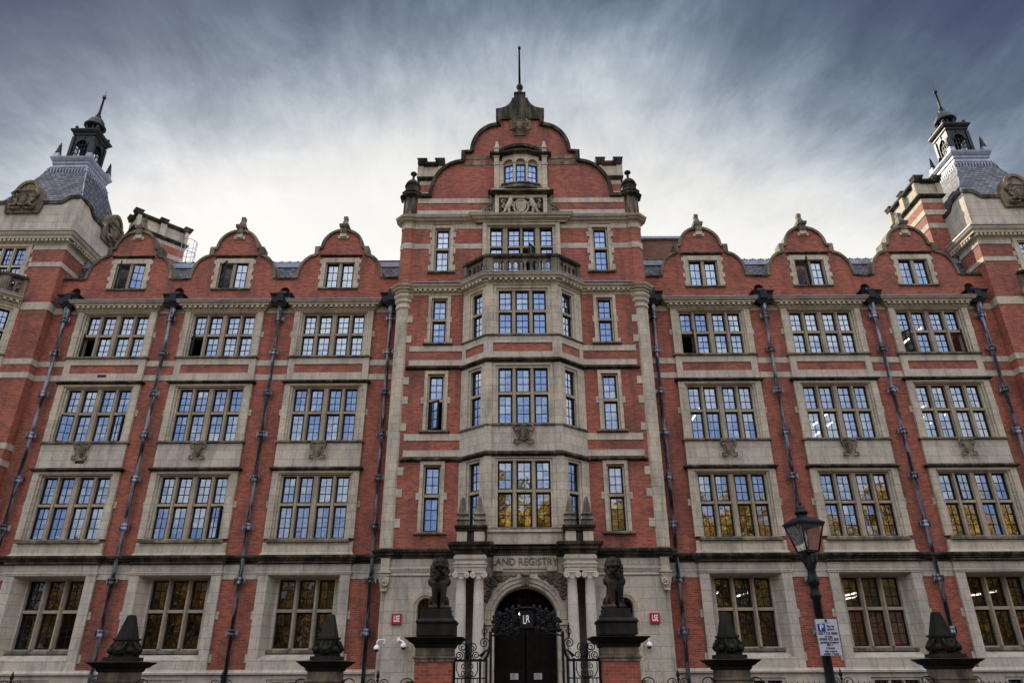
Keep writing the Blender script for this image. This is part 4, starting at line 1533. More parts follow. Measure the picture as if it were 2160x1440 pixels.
def chimney(cx, cy, hx, hy, zb, zt, rz=0.0):
    T = Matrix.Translation((cx, cy, 0)) @ Matrix.Rotation(rz, 4, 'Z')
    g = MB(T)
    g.box(-hx, hx, -hy, hy, zb, zt - 1.55)
    o = g.build('chimney', 'brick', HOUSE)
    g = MB(T)
    h = zt - zb
    sq = lambda o_: [(-hx - o_, -hy - o_), (hx + o_, -hy - o_), (hx + o_, hy + o_), (-hx - o_, hy + o_)]
    for z in (zt - 2.35, zt - 3.2):
        if z > zb:
            g.sweep([(0, z), (0.03, z), (0.03, z + 0.30), (0, z + 0.30)], sq(0), True)
    g.build('stone_band', 'band', o)
    g = MB(T)
    g.box(-hx, hx, -hy, hy, zt - 1.55, zt - 1.25)
    n = max(1, round(hy / 0.7))
    m = max(1, round(hx / 0.7))
    for k in range(n + 1):
        yk = -hy + 2 * hy * k / n
        for sx in (-1, 1):
            g.box(sx * hx - 0.16, sx * hx + 0.16, max(-hy - 0.04, yk - 0.17), min(hy + 0.04, yk + 0.17), zt - 1.08, zt - 0.30)
    for k in range(1, m):
        xk = -hx + 2 * hx * k / m
        for sy in (-1, 1):
            g.box(xk - 0.15, xk + 0.15, sy * hy - 0.05, sy * hy + 0.05, zt - 1.08, zt - 0.30)
    g.box(-hx + 0.02, hx - 0.02, -hy + 0.02, hy - 0.02, zt - 1.08, zt - 0.30)
    g.build('panelled_head', 'stone', o)
    g = MB(T)
    g.sweep([(0, zt - 1.30), (0.06, zt - 1.26), (0.16, zt - 1.17), (0.16, zt - 1.09), (0, zt - 1.07)], sq(0), True)
    g.sweep([(-0.3, zt - 0.31), (0.05, zt - 0.31), (0.16, zt - 0.20), (0.16, zt - 0.10), (-0.3, zt - 0.09)], sq(0), True)
    for k in range(n + 1):
        yk = -hy + 2 * hy * k / n
        for sx in (-1, 1):
            g.frustum(sx * (hx - 0.08), yk, zt - 0.10, zt + 0.08, 0.22, 0.20, 0.28, 0.26)
    g.build('chimney_cap', 'soot', o)
    return o


for s in (-1, 1):
    chimney(s * 4.86, 1.9, 0.56, 0.9, 21.9, 27.05)
chimney(22.08, 2.75, 0.58, 1.42, 18.5, 25.95)
chimney(-21.85, 5.95, 0.58, 1.45, 18.5, 26.45, R(-45))


# ------------------------------------------------------------------ end pavilions and their towers
def pavilion(s):
    cx = s * PX
    x0, x1 = cx - 2.8, cx + 2.8
    top = (18.55, 19.62, 19.73, 20.68)
    tl = [(-0.82, -0.27), (-0.14, 0.14), (0.27, 0.82)]
    tl = [(-0.86, -0.34), (-0.22, 0.22), (0.34, 0.86)]
    w = MB()
    holes = [(cx - 0.95, cx + 0.95, 18.53, 20.72)] + [(cx - 1.3, cx + 1.3, ROWS[r][0], ROWS[r][3]) for r in 'ABC']
    wall_sheet(w, x0, x1, 0.0, 21.0, PYF, 0.45, holes)
    for xa in (x0, x1):
        q = 1 if xa == x0 else -1
        w.box(xa, xa + q * 0.4, PYF + 0.002, 10.0, 0.0, 21.0)
    w.box(x0, x1, 10.0, 10.3, 0, 21.0)
    o = w.build('pavilion_wall', 'brick', HOUSE)
    for z0, z1 in ((20.58, 20.86), (19.62, 19.86), (17.26, 17.66), (14.47, 14.75), (13.80, 14.07), (10.5, 10.77), (9.78, 10.05)):
        b = MB()
        b.sweep([(0, z0), (0.025, z0), (0.025, z1), (0, z1)], [(x0, 10.0), (x0, PYF), (cx - 1.2 if z0 > 18 else cx - 1.5, PYF)])
        b.build('string_course', 'band', o)
        b = MB()
        b.sweep([(0, z0), (0.025, z0), (0.025, z1), (0, z1)], [(cx + 1.2 if z0 > 18 else cx + 1.5, PYF), (x1, PYF), (x1, 10.0)])
        b.build('string_course', 'band', o)
    ring = [(x0, 10.0), (x0, PYF), (x1, PYF), (x1, 10.0)]
    b = MB()
    b.sweep([(0, 20.84), (0.05, 20.86), (0.05, 20.93), (0.12, 20.96), (0.12, 21.07), (0.26, 21.11), (0.26, 21.21), (0.34, 21.29), (0.40, 21.41), (0, 21.46)], ring)
    c = b.build('main_cornice', 'stone', HOUSE)
    b = MB()
    dentils(b, x0 - 0.2, x1 + 0.2, PYF - 0.25, PYF - 0.12, 20.965, 21.09, 0.21, 0.11)
    for xx, q in ((x0, -1), (x1, 1)):
        n = 44
        for k in range(n):
            yy = PYF + 0.1 + (10 - 0.2) * k / n
            b.box(xx + q * 0.12, xx + q * 0.25, yy, yy + 0.11, 20.965, 21.09)
    b.build('dentil_course', 'stone', c)
    b = MB()
    b.sweep([(-0.1, 21.45), (0.42, 21.45), (0.42, 21.49), (-0.1, 21.51)], ring)
    b.build('lead_capping', 'lead', c)
    # stone parapet, raised at the corners and swept down between
    hz = 23.40
    def prof(half):
        return [(-half, 21.50), (half, 21.50), (half, 23.74), (half - 0.42, 23.74)] + [(half - 0.42 - 0.55 * t, 23.74 - 0.34 * (0.5 - 0.5 * math.cos(PI * t))) for t in (0.2, 0.4, 0.6, 0.8, 1.0)] + \
               [(-half + 0.42 + 0.55 * t, 23.74 - 0.34 * (0.5 - 0.5 * math.cos(PI * t))) for t in (1.0, 0.8, 0.6, 0.4, 0.2)] + [(-half + 0.42, 23.74), (-half, 23.74)]
    cy = PYF + 3.1
    b = MB()
    k = MB()
    car = []
    for ang, half, dist in ((0, 2.75, 3.05), (90, 2.70, 2.75), (180, 2.75, 3.05), (270, 2.70, 2.75)):
        T = Matrix.Translation((cx, cy, 0)) @ Matrix.Rotation(R(ang), 4, 'Z') @ Matrix.Translation((0, -dist, 0))
        b.M = T
        k.M = T
        pp = prof(half)
        b.prism(pp, 0.0, 0.35)
        k.ribbon([p for p in pp if p[1] > 23.3][::-1], -0.07, 0.13, -0.07, 0.42)
        car.append(T)
    b.M = k.M = None
    p = b.build('parapet', 'ashlar', HOUSE)
    k.build('coping', 'soot', p)
    for T in car:
        ca = MB(T)
        ca.prism([(-0.85, 22.75), (0.85, 22.75), (0.95, 23.35), (0.80, 23.6)] + arc(0, 23.85, 0.62, 0.85, 10, 170, 9) + [(-0.80, 23.6), (-0.95, 23.35)], -0.12, 0.38)
        ca.ribbon(arc(0, 23.85, 0.60, 0.82, 0, 180, 10), -0.06, 0.10, -0.20, 0.40)
        m2 = cartouche_mesh(0.62, 0.56, 1)
        i0 = len(ca.v)
        ca.v += [tuple(T @ Vector((v[0], v[1] - 0.12, v[2] + 23.5))) for v in m2.v]
        ca.f += [tuple(i0 + q for q in f) for f in m2.f]
        ca.sm += m2.sm
        ca.build('cartouche', 'carve', p)
    # bell-shaped slate roof
    r = MB()
    lev = [(23.0, 2.55), (23.9, 2.22), (24.9, 1.82), (25.9, 1.46), (26.8, 1.17), (27.35, 1.03)]
    for (za, ha), (zb, hb) in zip(lev, lev[1:]):
        q = [(-1, -1), (1, -1), (1, 1), (-1, 1)]
        for n in range(4):
            (ax, ay), (bx, by) = q[n], q[(n + 1) % 4]
            r.face([(cx + ax * ha, cy + ay * ha, za), (cx + bx * ha, cy + by * ha, za), (cx + bx * hb, cy + by * hb, zb), (cx + ax * hb, cy + ay * hb, zb)])
    ro = r.build('tower_roof', 'slate', HOUSE)
    r = MB()
    sq = lambda h: [(cx - h, cy - h), (cx + h, cy - h), (cx + h, cy + h), (cx - h, cy + h)]
    r.sweep([(0.07, 27.1), (0.02, 27.35), (-0.03, 27.55), (0.02, 27.60), (0.02, 27.72), (0.07, 27.78), (0.14, 27.92), (0.16, 28.02), (-0.5, 28.05)], sq(1.0), True)
    for n in range(13):
        for ax in (0, 1):
            for sg in (-1, 1):
                t = -1.02 + 2.04 * n / 12
                h = 1.13
                if ax == 0:
                    r.frustum(cx + t, cy + sg * h, 26.88 - 0.06 * (n % 2), 27.15, 0.015, 0.02, 0.05, 0.04)
                else:
                    r.frustum(cx + sg * h, cy + t, 26.88 - 0.06 * (n % 2), 27.15, 0.02, 0.015, 0.04, 0.05)
    r.build('lead_apron', 'lead', ro)
    r = MB()
    for (za, ha), (zb, hb) in zip(lev, lev[1:]):
        for ax, ay in ((-1, -1), (1, -1), (1, 1), (-1, 1)):
            r.tube([(cx + ax * ha, cy + ay * ha, za), (cx + ax * hb, cy + ay * hb, zb)], 0.035, 6)
    r.build('hip_roll', 'lead', ro)
    # open lantern with glazed round arches
    ln = MB()
    for ang in (0, 90, 180, 270):
        T = Matrix.Translation((cx, cy, 0)) @ Matrix.Rotation(R(ang), 4, 'Z') @ Matrix.Translation((0, -0.60, 0))
        ln.M = T
        pl = [(-0.60, 28.04), (-0.60, 30.0), (0.60, 30.0), (0.60, 28.04), (0.36, 28.04), (0.36, 29.30)] + arc(0, 29.30, 0.36, 0.38, 0, 180, 10)[1:-1] + [(-0.36, 29.30), (-0.36, 28.04)]
        ln.prism(pl, 0.0, 0.10)
        ln.box(-0.66, -0.48, -0.05, 0.12, 28.04, 29.86)
        ln.box(0.48, 0.66, -0.05, 0.12, 28.04, 29.86)
        ln.box(-0.06, 0.06, -0.05, 0.02, 29.62, 29.90)
        ln.ribbon(arc(0, 29.30, 0.36, 0.38, 0, 180, 10), -0.02, 0.06, -0.03, 0.0)
    ln.M = None
    ln.sweep([(0, 29.95), (0.06, 29.98), (0.06, 30.08), (0.14, 30.16), (0.20, 30.28), (0.20, 30.34), (-0.6, 30.36)], sq(0.60), True)
    for ax, ay in ((-1, -1), (1, -1), (1, 1), (-1, 1)):
        ln.lathe(cx + ax * 0.60, cy + ay * 0.60, [(0.05, 30.35), (0.04, 30.45), (0.09, 30.53), (0.09, 30.60), (0.04, 30.68), (0.01, 30.70)], 8)
    la = ln.build('lantern', 'lead_dark', HOUSE)
    fr = MB()
    for ang in (0, 90, 180, 270):
        T = Matrix.Translation((cx, cy, 0)) @ Matrix.Rotation(R(ang), 4, 'Z') @ Matrix.Translation((0, -0.55, 0))
        fr.M = T
        for t in (-0.18, 0, 0.18):
            fr.box(t - 0.015, t + 0.015, -0.015, 0.015, 28.04, 29.66)
        for z in (28.35, 28.68, 29.0, 29.3):
            fr.box(-0.36, 0.36, -0.012, 0.012, z - 0.015, z + 0.015)
    fr.build('lattice', 'iron', la)
    dm = MB()
    dm.lathe(cx, cy, [(0.52, 30.35), (0.52, 30.46), (0.42, 30.50)], 8, R(22.5), False)
    for k in range(8):
        a = R(22.5 + 45 * k)
        dm.lathe(cx + 0.42 * math.cos(a), cy + 0.42 * math.sin(a), [(0.06, 30.46), (0.06, 31.0)], 6)
    dm.lathe(cx, cy, [(0.28, 30.46), (0.28, 31.0)], 8, R(22.5), False)
    dm.lathe(cx, cy, [(0.46, 30.98), (0.58, 31.04), (0.60, 31.12), (0.50, 31.18), (0.48, 31.30), (0.42, 31.50), (0.32, 31.66), (0.20, 31.76), (0.14, 31.80), (0.17, 31.84), (0.17, 31.92), (0.10, 31.98)], 16)
    dm.build('dome', 'lead_dark', la)
    fn = MB()
    fn.lathe(cx, cy, [(0.12, 31.95), (0.075, 32.2), (0.05, 33.3), (0.10, 33.34), (0.11, 33.42), (0.06, 33.52), (0.015, 33.56), (0.008, 33.95)], 8)
    fn.box(cx - 0.16, cx + 0.16, cy - 0.006, cy + 0.006, 33.58, 33.595)
    fn.build('finial', 'iron', la)
    for ax, ay in ((-1, -1), (1, -1), (1, 1), (-1, 1)):
        pn = MB()
        px, py = cx + ax * 0.93, cy + ay * 0.93
        pn.frustum(px, py, 28.04, 28.36, 0.16, 0.16, 0.13, 0.13)
        pn.build('pinnacle', 'lead', ro)
        pn = MB()
        pn.lathe(px, py, [(0.16, 28.36), (0.17, 28.42), (0.12, 28.46), (0.14, 28.56), (0.10, 28.62), (0.115, 28.72), (0.08, 28.80), (0.085, 28.90), (0.05, 29.0), (0.03, 29.12), (0.005, 29.16)], 10)
        pn.build('pinnacle_cone', 'iron', ro)
    # top window above the balcony
    f = MB()
    z0, t0, t1, z1 = top
    for q in (-1, 1):
        f.box(cx + q * 1.14, cx + q * 0.95, PYF - 0.06, PYF + 0.2, 18.4, 20.86)
        f.box(cx + q * 0.95, cx + q * 0.86, PYF - 0.01, PYF + 0.36, z0, z1)
        for n, zz in enumerate((18.5, 18.95, 19.4, 19.9, 20.35)):
            f.box(cx + q * 1.14, cx + q * (1.30 if n % 2 else 1.22), PYF - 0.032, PYF + 0.1, zz, zz + 0.24)
    f.box(cx - 0.95, cx + 0.95, PYF - 0.06, PYF + 0.2, z1 + 0.06, 20.86)
    f.box(cx - 0.95, cx + 0.95, PYF - 0.01, PYF + 0.3, z1, z1 + 0.06)
    lights = [(cx + a, cx + b) for a, b in tl]
    mull(f, lights, z0, z1, PYF - 0.02, PYF + 0.36)
    transom(f, lights, t0, t1, PYF, PYF + 0.36)
    wo = f.build('window', 'stone', HOUSE)
    return lights, top, wo


for s in (-1, 1):
    lights, top, wo = pavilion(s)
    glaze(wo, lights, [(top[0], top[1]), (top[2], top[3])], PYF + 0.10, p_blind=0.4)
    oriel(s * PX, PYF, 1.45, 0.80, [(-0.58, -0.06), (0.06, 0.58)], (0.30, 0.74), 'ABC', carve=False)
    g = MB()
    for z in (1.5, 5.9, 9.95, 14.0, 17.95):
        g.box(s * PX - 2.4, s * PX + 2.4, PYF + 0.46, 9.5, z - 0.12, z + 0.12)
    g.build('interior_partition', 'plaster', HOUSE)
    drainpipe(s * 22.30, 1.15, 20.9, False, 19.2, [19.5, 20.2, 20.7])

# caged ladder standing on the roof by the left tower
g = MB()
lx, ly = -19.35, 5.4
for q in (-0.22, 0.22):
    g.tube([(lx + q, ly, 20.6), (lx + q, ly, 24.75)], 0.022, 6)
for k in range(13):
    g.tube([(lx - 0.22, ly, 20.8 + 0.3 * k), (lx + 0.22, ly, 20.8 + 0.3 * k)], 0.014, 5)
for z in (22.2, 23.0, 23.8, 24.6):
    g.tube([(lx + 0.40 * math.cos(R(a)), ly - 0.32 + 0.42 * math.sin(R(a)), z) for a in range(-240, 61, 20)], 0.018, 5)
for a in (-210, -150, -90, -30, 30):
    g.tube([(lx + 0.40 * math.cos(R(a)), ly - 0.32 + 0.42 * math.sin(R(a)), z) for z in (22.2, 24.6)], 0.014, 5)
g.build('caged_ladder', 'lead', HOUSE)
# ------------------------------------------------------------------ entrance storey of the central block
YP_ = -2.10


def niche(xc, w, h0, spring):
    return [(xc - w, h0), (xc - w, spring)] + list(reversed(arc(xc, spring, w, w, 0, 180, 12)))[1:-1] + [(xc + w, spring), (xc + w, h0)]


for s in (-1, 1):
    g = MB()
    o = [(s * 2.52, 0.0), (s * 5.36, 0.0), (s * 5.36, 5.72), (s * 2.52, 5.72)]
    g.prism(o if s > 0 else o[::-1], YC, YC + 0.5, [niche(s * 3.78, 0.32, 1.5, 3.92)])
    g.box(s * 5.361, s * 5.57, YC + 0.2, 0.1, 0.0, 5.72)
    g.box(s * 1.56, s * 2.52, 0.25, 0.4, 0.0, 5.9)
    g.box(s * 1.45, s * 1.56, YP_ + 0.752, 0.25, 0.0, 5.9)
    g.box(s * 2.52, s * 2.62, YC + 0.502, 0.4, 0.0, 5.9)
    g.build('entrance_wall', 'ashlar', HOUSE)
for s in (-1, 1):
    g = MB()
    pth = [(s * 3.78 + 0.34, 1.5), (s * 3.78 + 0.34, 3.92)] + arc(s * 3.78, 3.92, 0.34, 0.34, 0, 180, 14)[1:] + [(s * 3.78 - 0.34, 1.5)]
    g.ribbon(pth, 0.0, -0.09, YC - 0.05, YC + 0.3)
    g.ribbon(pth, -0.09, -0.22, YC - 0.09, YC + 0.1)
    g.box(s * 3.78 - 0.62, s * 3.78 + 0.62, YC - 0.18, YC, 1.40, 1.50)
    o = g.build('arched_window', 'stone', HOUSE)
    f, L = MB(), MB()
    add_light(f, L, s * 3.78 - 0.32, s * 3.78 + 0.32, 1.5, 4.25, YC + 0.32, 2, 5)
    L.build('leaded_frame', 'frame', o)
    f.build('glass', 'glass_dark', o)
    # string with roll mouldings and the scrolled capital at the corner
    pa = [(2.66, YC), (5.36, YC), (5.36, YC + 0.3)] if s > 0 else [(-5.36, YC + 0.3), (-5.36, YC), (-2.66, YC)]
    g = MB()
    g.sweep([(0, 5.04), (0.03, 5.05), (0.05, 5.09), (0.03, 5.13), (0.03, 5.20), (0.06, 5.22), (0.06, 5.27), (0.09, 5.30), (0.09, 5.35), (0, 5.38)], pa)
    g.build('string_moulding', 'ashlar', HOUSE)
    g = MB()
    xq = s * 5.42
    g.box(xq - 0.17, xq + 0.17, YC - 0.12, YC + 0.2, 5.0, 5.72)
    g.box(xq - 0.23, xq + 0.23, YC - 0.18, YC + 0.2, 5.16, 5.22)
    g.box(xq - 0.20, xq + 0.20, YC - 0.15, YC + 0.2, 5.06, 5.12)
    g.frustum(xq, YC + 0.04, 4.50, 5.0, 0.11, 0.12, 0.22, 0.22)
    g.tube(spiral(xq - s * 0.04, 4.80, 0.14, 0.03, 90, 1.5 * s, YC - 0.20), 0.035, 6)
    g.tube([(xq - 0.12, YC - 0.1, 4.52), (xq + 0.12, YC - 0.1, 4.52)], 0.05, 6)
    g.build('scrolled_capital', 'stone', HOUSE)

# portal: projecting arch, keystone, carved spandrels and inscription
YP = -2.10
RI, SPR = 1.18, 3.42
g = MB()
outer = [(-1.55, 0.0), (-1.55, 5.26), (1.55, 5.26), (1.55, 0.0), (RI, 0.0), (RI, SPR)] + arc(0, SPR, RI, RI - 0.02, 0, 180, 24)[1:-1] + [(-RI, SPR), (-RI, 0.0)]
g.prism(outer, YP, YP + 0.75)
g.box(-1.55, 1.55, YP - 0.002, YC, 5.26, 5.72)
g.box(-1.449, -RI, YP + 0.75, YC + 1.4, 0, 5.2)
g.box(RI, 1.449, YP + 0.75, YC + 1.4, 0, 5.2)
g.box(-RI, RI, YP + 0.75, YC + 1.4, 4.65, 5.2)
po = g.build('portal', 'ashlar', HOUSE)
g = MB()
g.ribbon(arc(0, SPR, 1.20, 1.19, 0, 180, 28), 0.0, -0.12, YP - 0.06, YP + 0.3)
g.ribbon(arc(0, SPR, 1.32, 1.31, 0, 180, 28), 0.0, -0.15, YP - 0.11, YP)
g.ribbon(arc(0, SPR, 1.47, 1.46, 0, 180, 28), 0.0, -0.04, YP - 0.15, YP)
for s in (-1, 1):
    g.box(s * 1.14, s * 1.54, YP - 0.16, YP, 3.24, 3.40)
    g.box(s * 1.16, s * 1.50, YP - 0.08, YP, 0.0, 3.24)
g.build('archivolt', 'stone', po)
g = MB()
g.frustum(0, YP - 0.12, 4.58, 5.06, 0.13, 0.14, 0.17, 0.19)
g.tube([(-0.14, YP - 0.30, 4.98), (0.14, YP - 0.30, 4.98)], 0.07, 8)
g.tube([(-0.10, YP - 0.24, 4.62), (0.10, YP - 0.24, 4.62)], 0.045, 8)
for x in (-0.06, 0, 0.06):
    g.box(x - 0.018, x + 0.018, YP - 0.30, YP - 0.2, 4.64, 4.95)
g.build('keystone', 'carve', po)
g = MB()
for s in (-1, 1):
    for _ in range(280):
        x, z = rng.uniform(0.35, 1.5), rng.uniform(3.6, 5.05)
        if math.hypot(x, z - SPR) > 1.60 and z < 5.03:
            g.ball((s * x, YP - 0.02, z), rng.uniform(0.035, 0.075), 6, (1.3, 0.9, 0.8))
    for cx_, cz_, r_ in ((1.28, 4.78, 0.22), (1.36, 4.36, 0.15), (0.92, 4.90, 0.13)):
        g.tube(spiral(s * cx_, cz_, r_, 0.03, 200 if s > 0 else -20, 1.4 * s, YP - 0.05, 18), 0.035, 6)
g.build('carved_spandrel', 'worn', po)
g = MB()
g.box(-1.20, 1.20, YP - 0.10, YP, 5.25, 5.69)
for s in (-1, 1):
    g.box(s * 1.20, s * 0.84, YP - 0.104, YP, 5.13, 5.25)
g.box(-0.84, 0.84, YP - 0.05, YP, 5.10, 5.20)
g.sweep([(0, 5.20), (0.05, 5.21), (0.05, 5.24), (0, 5.248)], [(-0.84, YP - 0.05), (0.84, YP - 0.05)])
fr = g.build('inscription_panel', 'ashlar', po)
t = text_obj('inscription', 'LAND REGISTRY', 0.37, (-0.02, YP - 0.108, 5.46), 'carve', po, 0.93, 0.022, 0.002)
g = MB()
# small leaf ends under the panel
for s in (-1, 1):
    for k in range(5):
        g.ball((s * (0.90 + 0.07 * k), YP - 0.10, 5.11), 0.035, 6, (0.8, 1, 1.3))
g.build('leaf_drop', 'carve', po)

# entablature blocks, paired columns, pedestals and obelisks
for s in (-1, 1):
    xa, xb = s * 1.46, s * 2.62
    xl, xr = min(xa, xb), max(xa, xb)
    YF = -2.92
    pa = [(xl, YC), (xl, YF), (xr, YF), (xr, YC)]
    g = MB()
    g.box(xl + 0.04, xr - 0.04, YF + 0.04, YC, 5.06, 5.72)
    g.sweep([(0.0, 5.06), (0.0, 5.17), (0.03, 5.18), (0.03, 5.27), (0.06, 5.29), (0.06, 5.33), (-0.02, 5.36), (-0.02, 5.40), (0.03, 5.48), (0.03, 5.56), (-0.02, 5.62), (-0.02, 5.72)], pa)
    en = g.build('entablature_block', 'ashlar', HOUSE)
    g = MB()
    g.sweep([(-0.02, 5.64), (0.04, 5.68), (0.06, 5.76), (0.18, 5.82), (0.18, 5.89), (0.27, 5.96), (0.29, 6.06), (-0.4, 6.13)], pa)
    g.box(xl, xr, YF, YC, 6.0, 6.12)
    g.build('block_cornice', 'soot', en)
    for n, xc in enumerate((s * 1.72, s * 2.37)):
        c = MB()
        c.lathe(xc, -2.66, [(0.26, 0.70), (0.26, 0.80), (0.23, 0.84), (0.25, 0.90), (0.21, 0.96), (0.205, 1.4), (0.20, 3.0), (0.185, 4.2), (0.172, 4.76), (0.20, 4.79), (0.20, 4.83), (0.175, 4.85)], 24)
        c.box(xc - 0.30, xc + 0.30, -2.96, -2.30, 0.0, 0.70)
        co = c.build('column', 'pale', HOUSE)
        c = MB()
        c.box(xc - 0.25, xc + 0.25, -2.91, -2.42, 4.99, 5.055)
        c.frustum(xc, -2.66, 4.84, 4.99, 0.18, 0.18, 0.23, 0.22)
        for q in (-1, 1):
            c.tube(spiral(xc + q * 0.20, 4.90, 0.105, 0.02, 90, 1.5 * -q, -2.90, 20), 0.03, 6)
            c.tube([(xc + q * 0.21, -2.90, 4.90), (xc + q * 0.21, -2.42, 4.90)], 0.07, 8)
        c.build('capital', 'pale', co)
        # pedestal and obelisk above
        p = MB()
        p.box(xc - 0.19, xc + 0.19, -2.95, -2.35, 6.10, 6.50)
        p.build('pedestal', 'stone', en)
        ob = MB()
        ob.frustum(xc, -2.70, 6.70, 6.86, 0.20, 0.20, 0.20, 0.20)
        ob.frustum(xc, -2.70, 6.86, 6.92, 0.16, 0.16, 0.21, 0.21)
        ob.frustum(xc, -2.70, 6.92, 7.00, 0.23, 0.23, 0.19, 0.19)
        ob.frustum(xc, -2.70, 7.00, 7.12, 0.17, 0.17, 0.17, 0.17)
        ob.frustum(xc, -2.70, 7.12, 7.19, 0.22, 0.22, 0.18, 0.18)
        ob.frustum(xc, -2.70, 7.19, 7.74, 0.155, 0.155, 0.065, 0.065)
        ob.frustum(xc, -2.70, 7.74, 7.82, 0.065, 0.065, 0.02, 0.02)
        ob.build('obelisk', 'worn', HOUSE)
    p = MB()
    p.box(s * 1.90, s * 2.19, -2.88, -2.35, 6.10, 6.50)
    p.sweep([(0, 6.48), (0.03, 6.50), (0.03, 6.55), (0.09, 6.60), (0.11, 6.68), (-0.3, 6.70)], [(s * 2.045 - 0.52, -2.3), (s * 2.045 - 0.52, -2.97), (s * 2.045 + 0.52, -2.97), (s * 2.045 + 0.52, -2.3)])
    p.build('pedestal_cornice', 'soot', en)
g = MB()
g.sweep([(0, 5.66), (0.04, 5.69), (0.04, 5.77), (0.13, 5.81), (0.13, 5.86), (0.22, 5.93), (0.24, 6.02), (-0.4, 6.10)], [(-1.44, YP - 0.02), (1.44, YP - 0.02)])
lc = g.build('lower_cornice', 'soot', HOUSE)
g = MB()
dentils(g, -1.4, 1.4, YP - 0.14, YP - 0.05, 5.73, 5.785, 0.085, 0.05)
g.build('dentil_course', 'worn', lc)
g = MB()
g.box(-1.44, 1.44, -2.46, YC, 6.08, 6.50)
g.sweep([(0, 6.50), (0.07, 6.52), (0.07, 6.60), (0, 6.62)], [(-1.44, -2.46), (1.44, -2.46)])
g.build('portal_parapet', 'stone', HOUSE)

# oak doors with lattice fanlight deep in the arch
YD = YC + 0.55
g = MB()
for s in (-1, 1):
    g.box(s * 0.03, s * RI, YD, YD + 0.08, 0.0, 3.18)
    for k in range(2):
        xa = s * (0.12 + 0.52 * k)
        for z0, z1 in ((0.3, 1.05), (1.85, 2.95)):
            g.box(xa, xa + s * 0.42, YD - 0.025, YD, z0, z1)
            for q in range(3):
                g.box(xa + s * (0.08 + 0.13 * q), xa + s * (0.10 + 0.13 * q), YD - 0.045, YD - 0.025, z0 + 0.05, z1 - 0.05)
g.box(-RI, RI, YD - 0.06, YD + 0.1, 3.18, 3.30)
dr = g.build('double_door', 'wood', HOUSE)
g = MB()
for k in range(-7, 8):
    x = k * 0.15
    zt = SPR + math.sqrt(max(0.01, RI * RI - x * x))
    g.box(x - 0.012, x + 0.012, YD - 0.01, YD + 0.015, 3.30, zt)
for k in range(1, 9):
    z = 3.30 + 0.15 * k
    hw = math.sqrt(max(0.01, RI * RI - max(0.0, z - SPR) ** 2))
    g.box(-hw, hw, YD - 0.012, YD + 0.017, z - 0.012, z + 0.012)
g.build('fanlight_lattice', 'iron', dr)
g = MB()
g.face([(-RI, YD + 0.05, 3.3), (RI, YD + 0.05, 3.3)] + [(x, YD + 0.05, z) for x, z in arc(0, SPR, RI, RI, 0, 180, 16)])
g.build('fanlight_glass', 'glass_dim', dr)
for x, lab in ((-0.43, 'pale paper notice stuck on the left leaf of the oak doors'), (0.45, 'pale paper notice stuck on the right leaf of the oak doors')):
    g = MB()
    g.box(-0.15, 0.15, -0.006, 0.0, -0.11, 0.10)
    p = g.build('paper_notice', 'paper', None, (x, YD - 0.047, 1.54))
    tag(p, lab, 'notice', 'paper notices on the doors')
    g = MB()
    for k in range(4):
        g.box(-0.11, -0.11 + 0.22 * rng.uniform(0.6, 1), -0.008, -0.006, 0.05 - 0.04 * k, 0.062 - 0.04 * k)
    g.build('print_lines', 'ink', p)

# ------------------------------------------------------------------ red signs and cameras on the entrance wall
for x, z, lab in ((-4.86, 3.51, 'square red sign with white letters on the pale stone left of the arch'), (4.87, 3.50, 'square red sign with white letters on the pale stone right of the arch')):
    r = tag(empty('wall_sign', (x, YC - 0.05, z)), lab, 'sign', 'red signs beside the entrance')
    g = MB()
    g.box(-0.185, 0.185, -0.03, 0.045, -0.185, 0.185)
    g.build('sign_board', 'red', r)
    text_obj('lettering', 'LSE', 0.30, (0.005, -0.032, -0.003), 'white', r, 0.52, 0.003, 0.008)


def dome_camera(loc, s, lab, arm=True):
    r = tag(empty('security_camera', loc), lab, 'camera', 'white dome cameras on the front')
    g = MB()
    g.box(-0.05, 0.05, -0.02, 0.03, 0.10, 0.26)
    if arm:
        g.tube([(0, 0, 0.20), (s * 0.05, -0.10, 0.23), (s * 0.16, -0.16, 0.23), (s * 0.23, -0.17, 0.17), (s * 0.23, -0.17, 0.02)], 0.028, 8)
    else:
        g.tube([(0, 0, 0.16), (s * 0.10, -0.1, 0.14), (s * 0.23, -0.17, 0.08), (s * 0.23, -0.17, 0.02)], 0.03, 8)
    g.build('bracket_arm', 'white', r)
    g = MB()
    g.lathe(s * 0.23, -0.17, [(0.04, 0.06), (0.075, 0.03), (0.11, -0.02), (0.115, -0.09), (0.105, -0.10)][::-1], 16)
    g.build('housing', 'white', r)
    g = MB()
    g.ball((s * 0.23, -0.17, -0.10), 0.088, 14)
    g.build('dome', 'ink', r)


dome_camera((-5.28, YC - 0.0, 2.55), -1, 'white dome camera hanging on a bent arm from the stone corner beside the drainpipe')
dome_camera((-4.75, YC - 0.0, 2.62), 1, 'white dome camera on the pale wall between the left sign and lion pier', False)
dome_camera((4.33, YC - 0.0, 2.62), 1, 'white dome camera on a bent arm by the right lion pier cap')

# small lamps burning in the porch
for x, z, lab in ((-0.22, 3.10, 'small lit porch lamp, left of the two over the gate sign'), (0.12, 3.13, 'small lit porch lamp, right of the two over the gate sign'), (0.02, 2.62, 'small lit porch lamp under the gate sign')):
    r = tag(empty('porch_lamp', (x, -1.75, z + 0.55)), lab, 'lamp', 'lit lamps in the porch')
    g = MB()
    g.ball((0, 0, 0), 0.035, 8)
    g.build('bulb', 'bulb', r)
    g = MB()
    g.tube([(0, 0, 0.03), (0, 0, 4.66 - z - 0.55)], 0.008, 5)
    g.build('hanging_rod', 'iron', r)

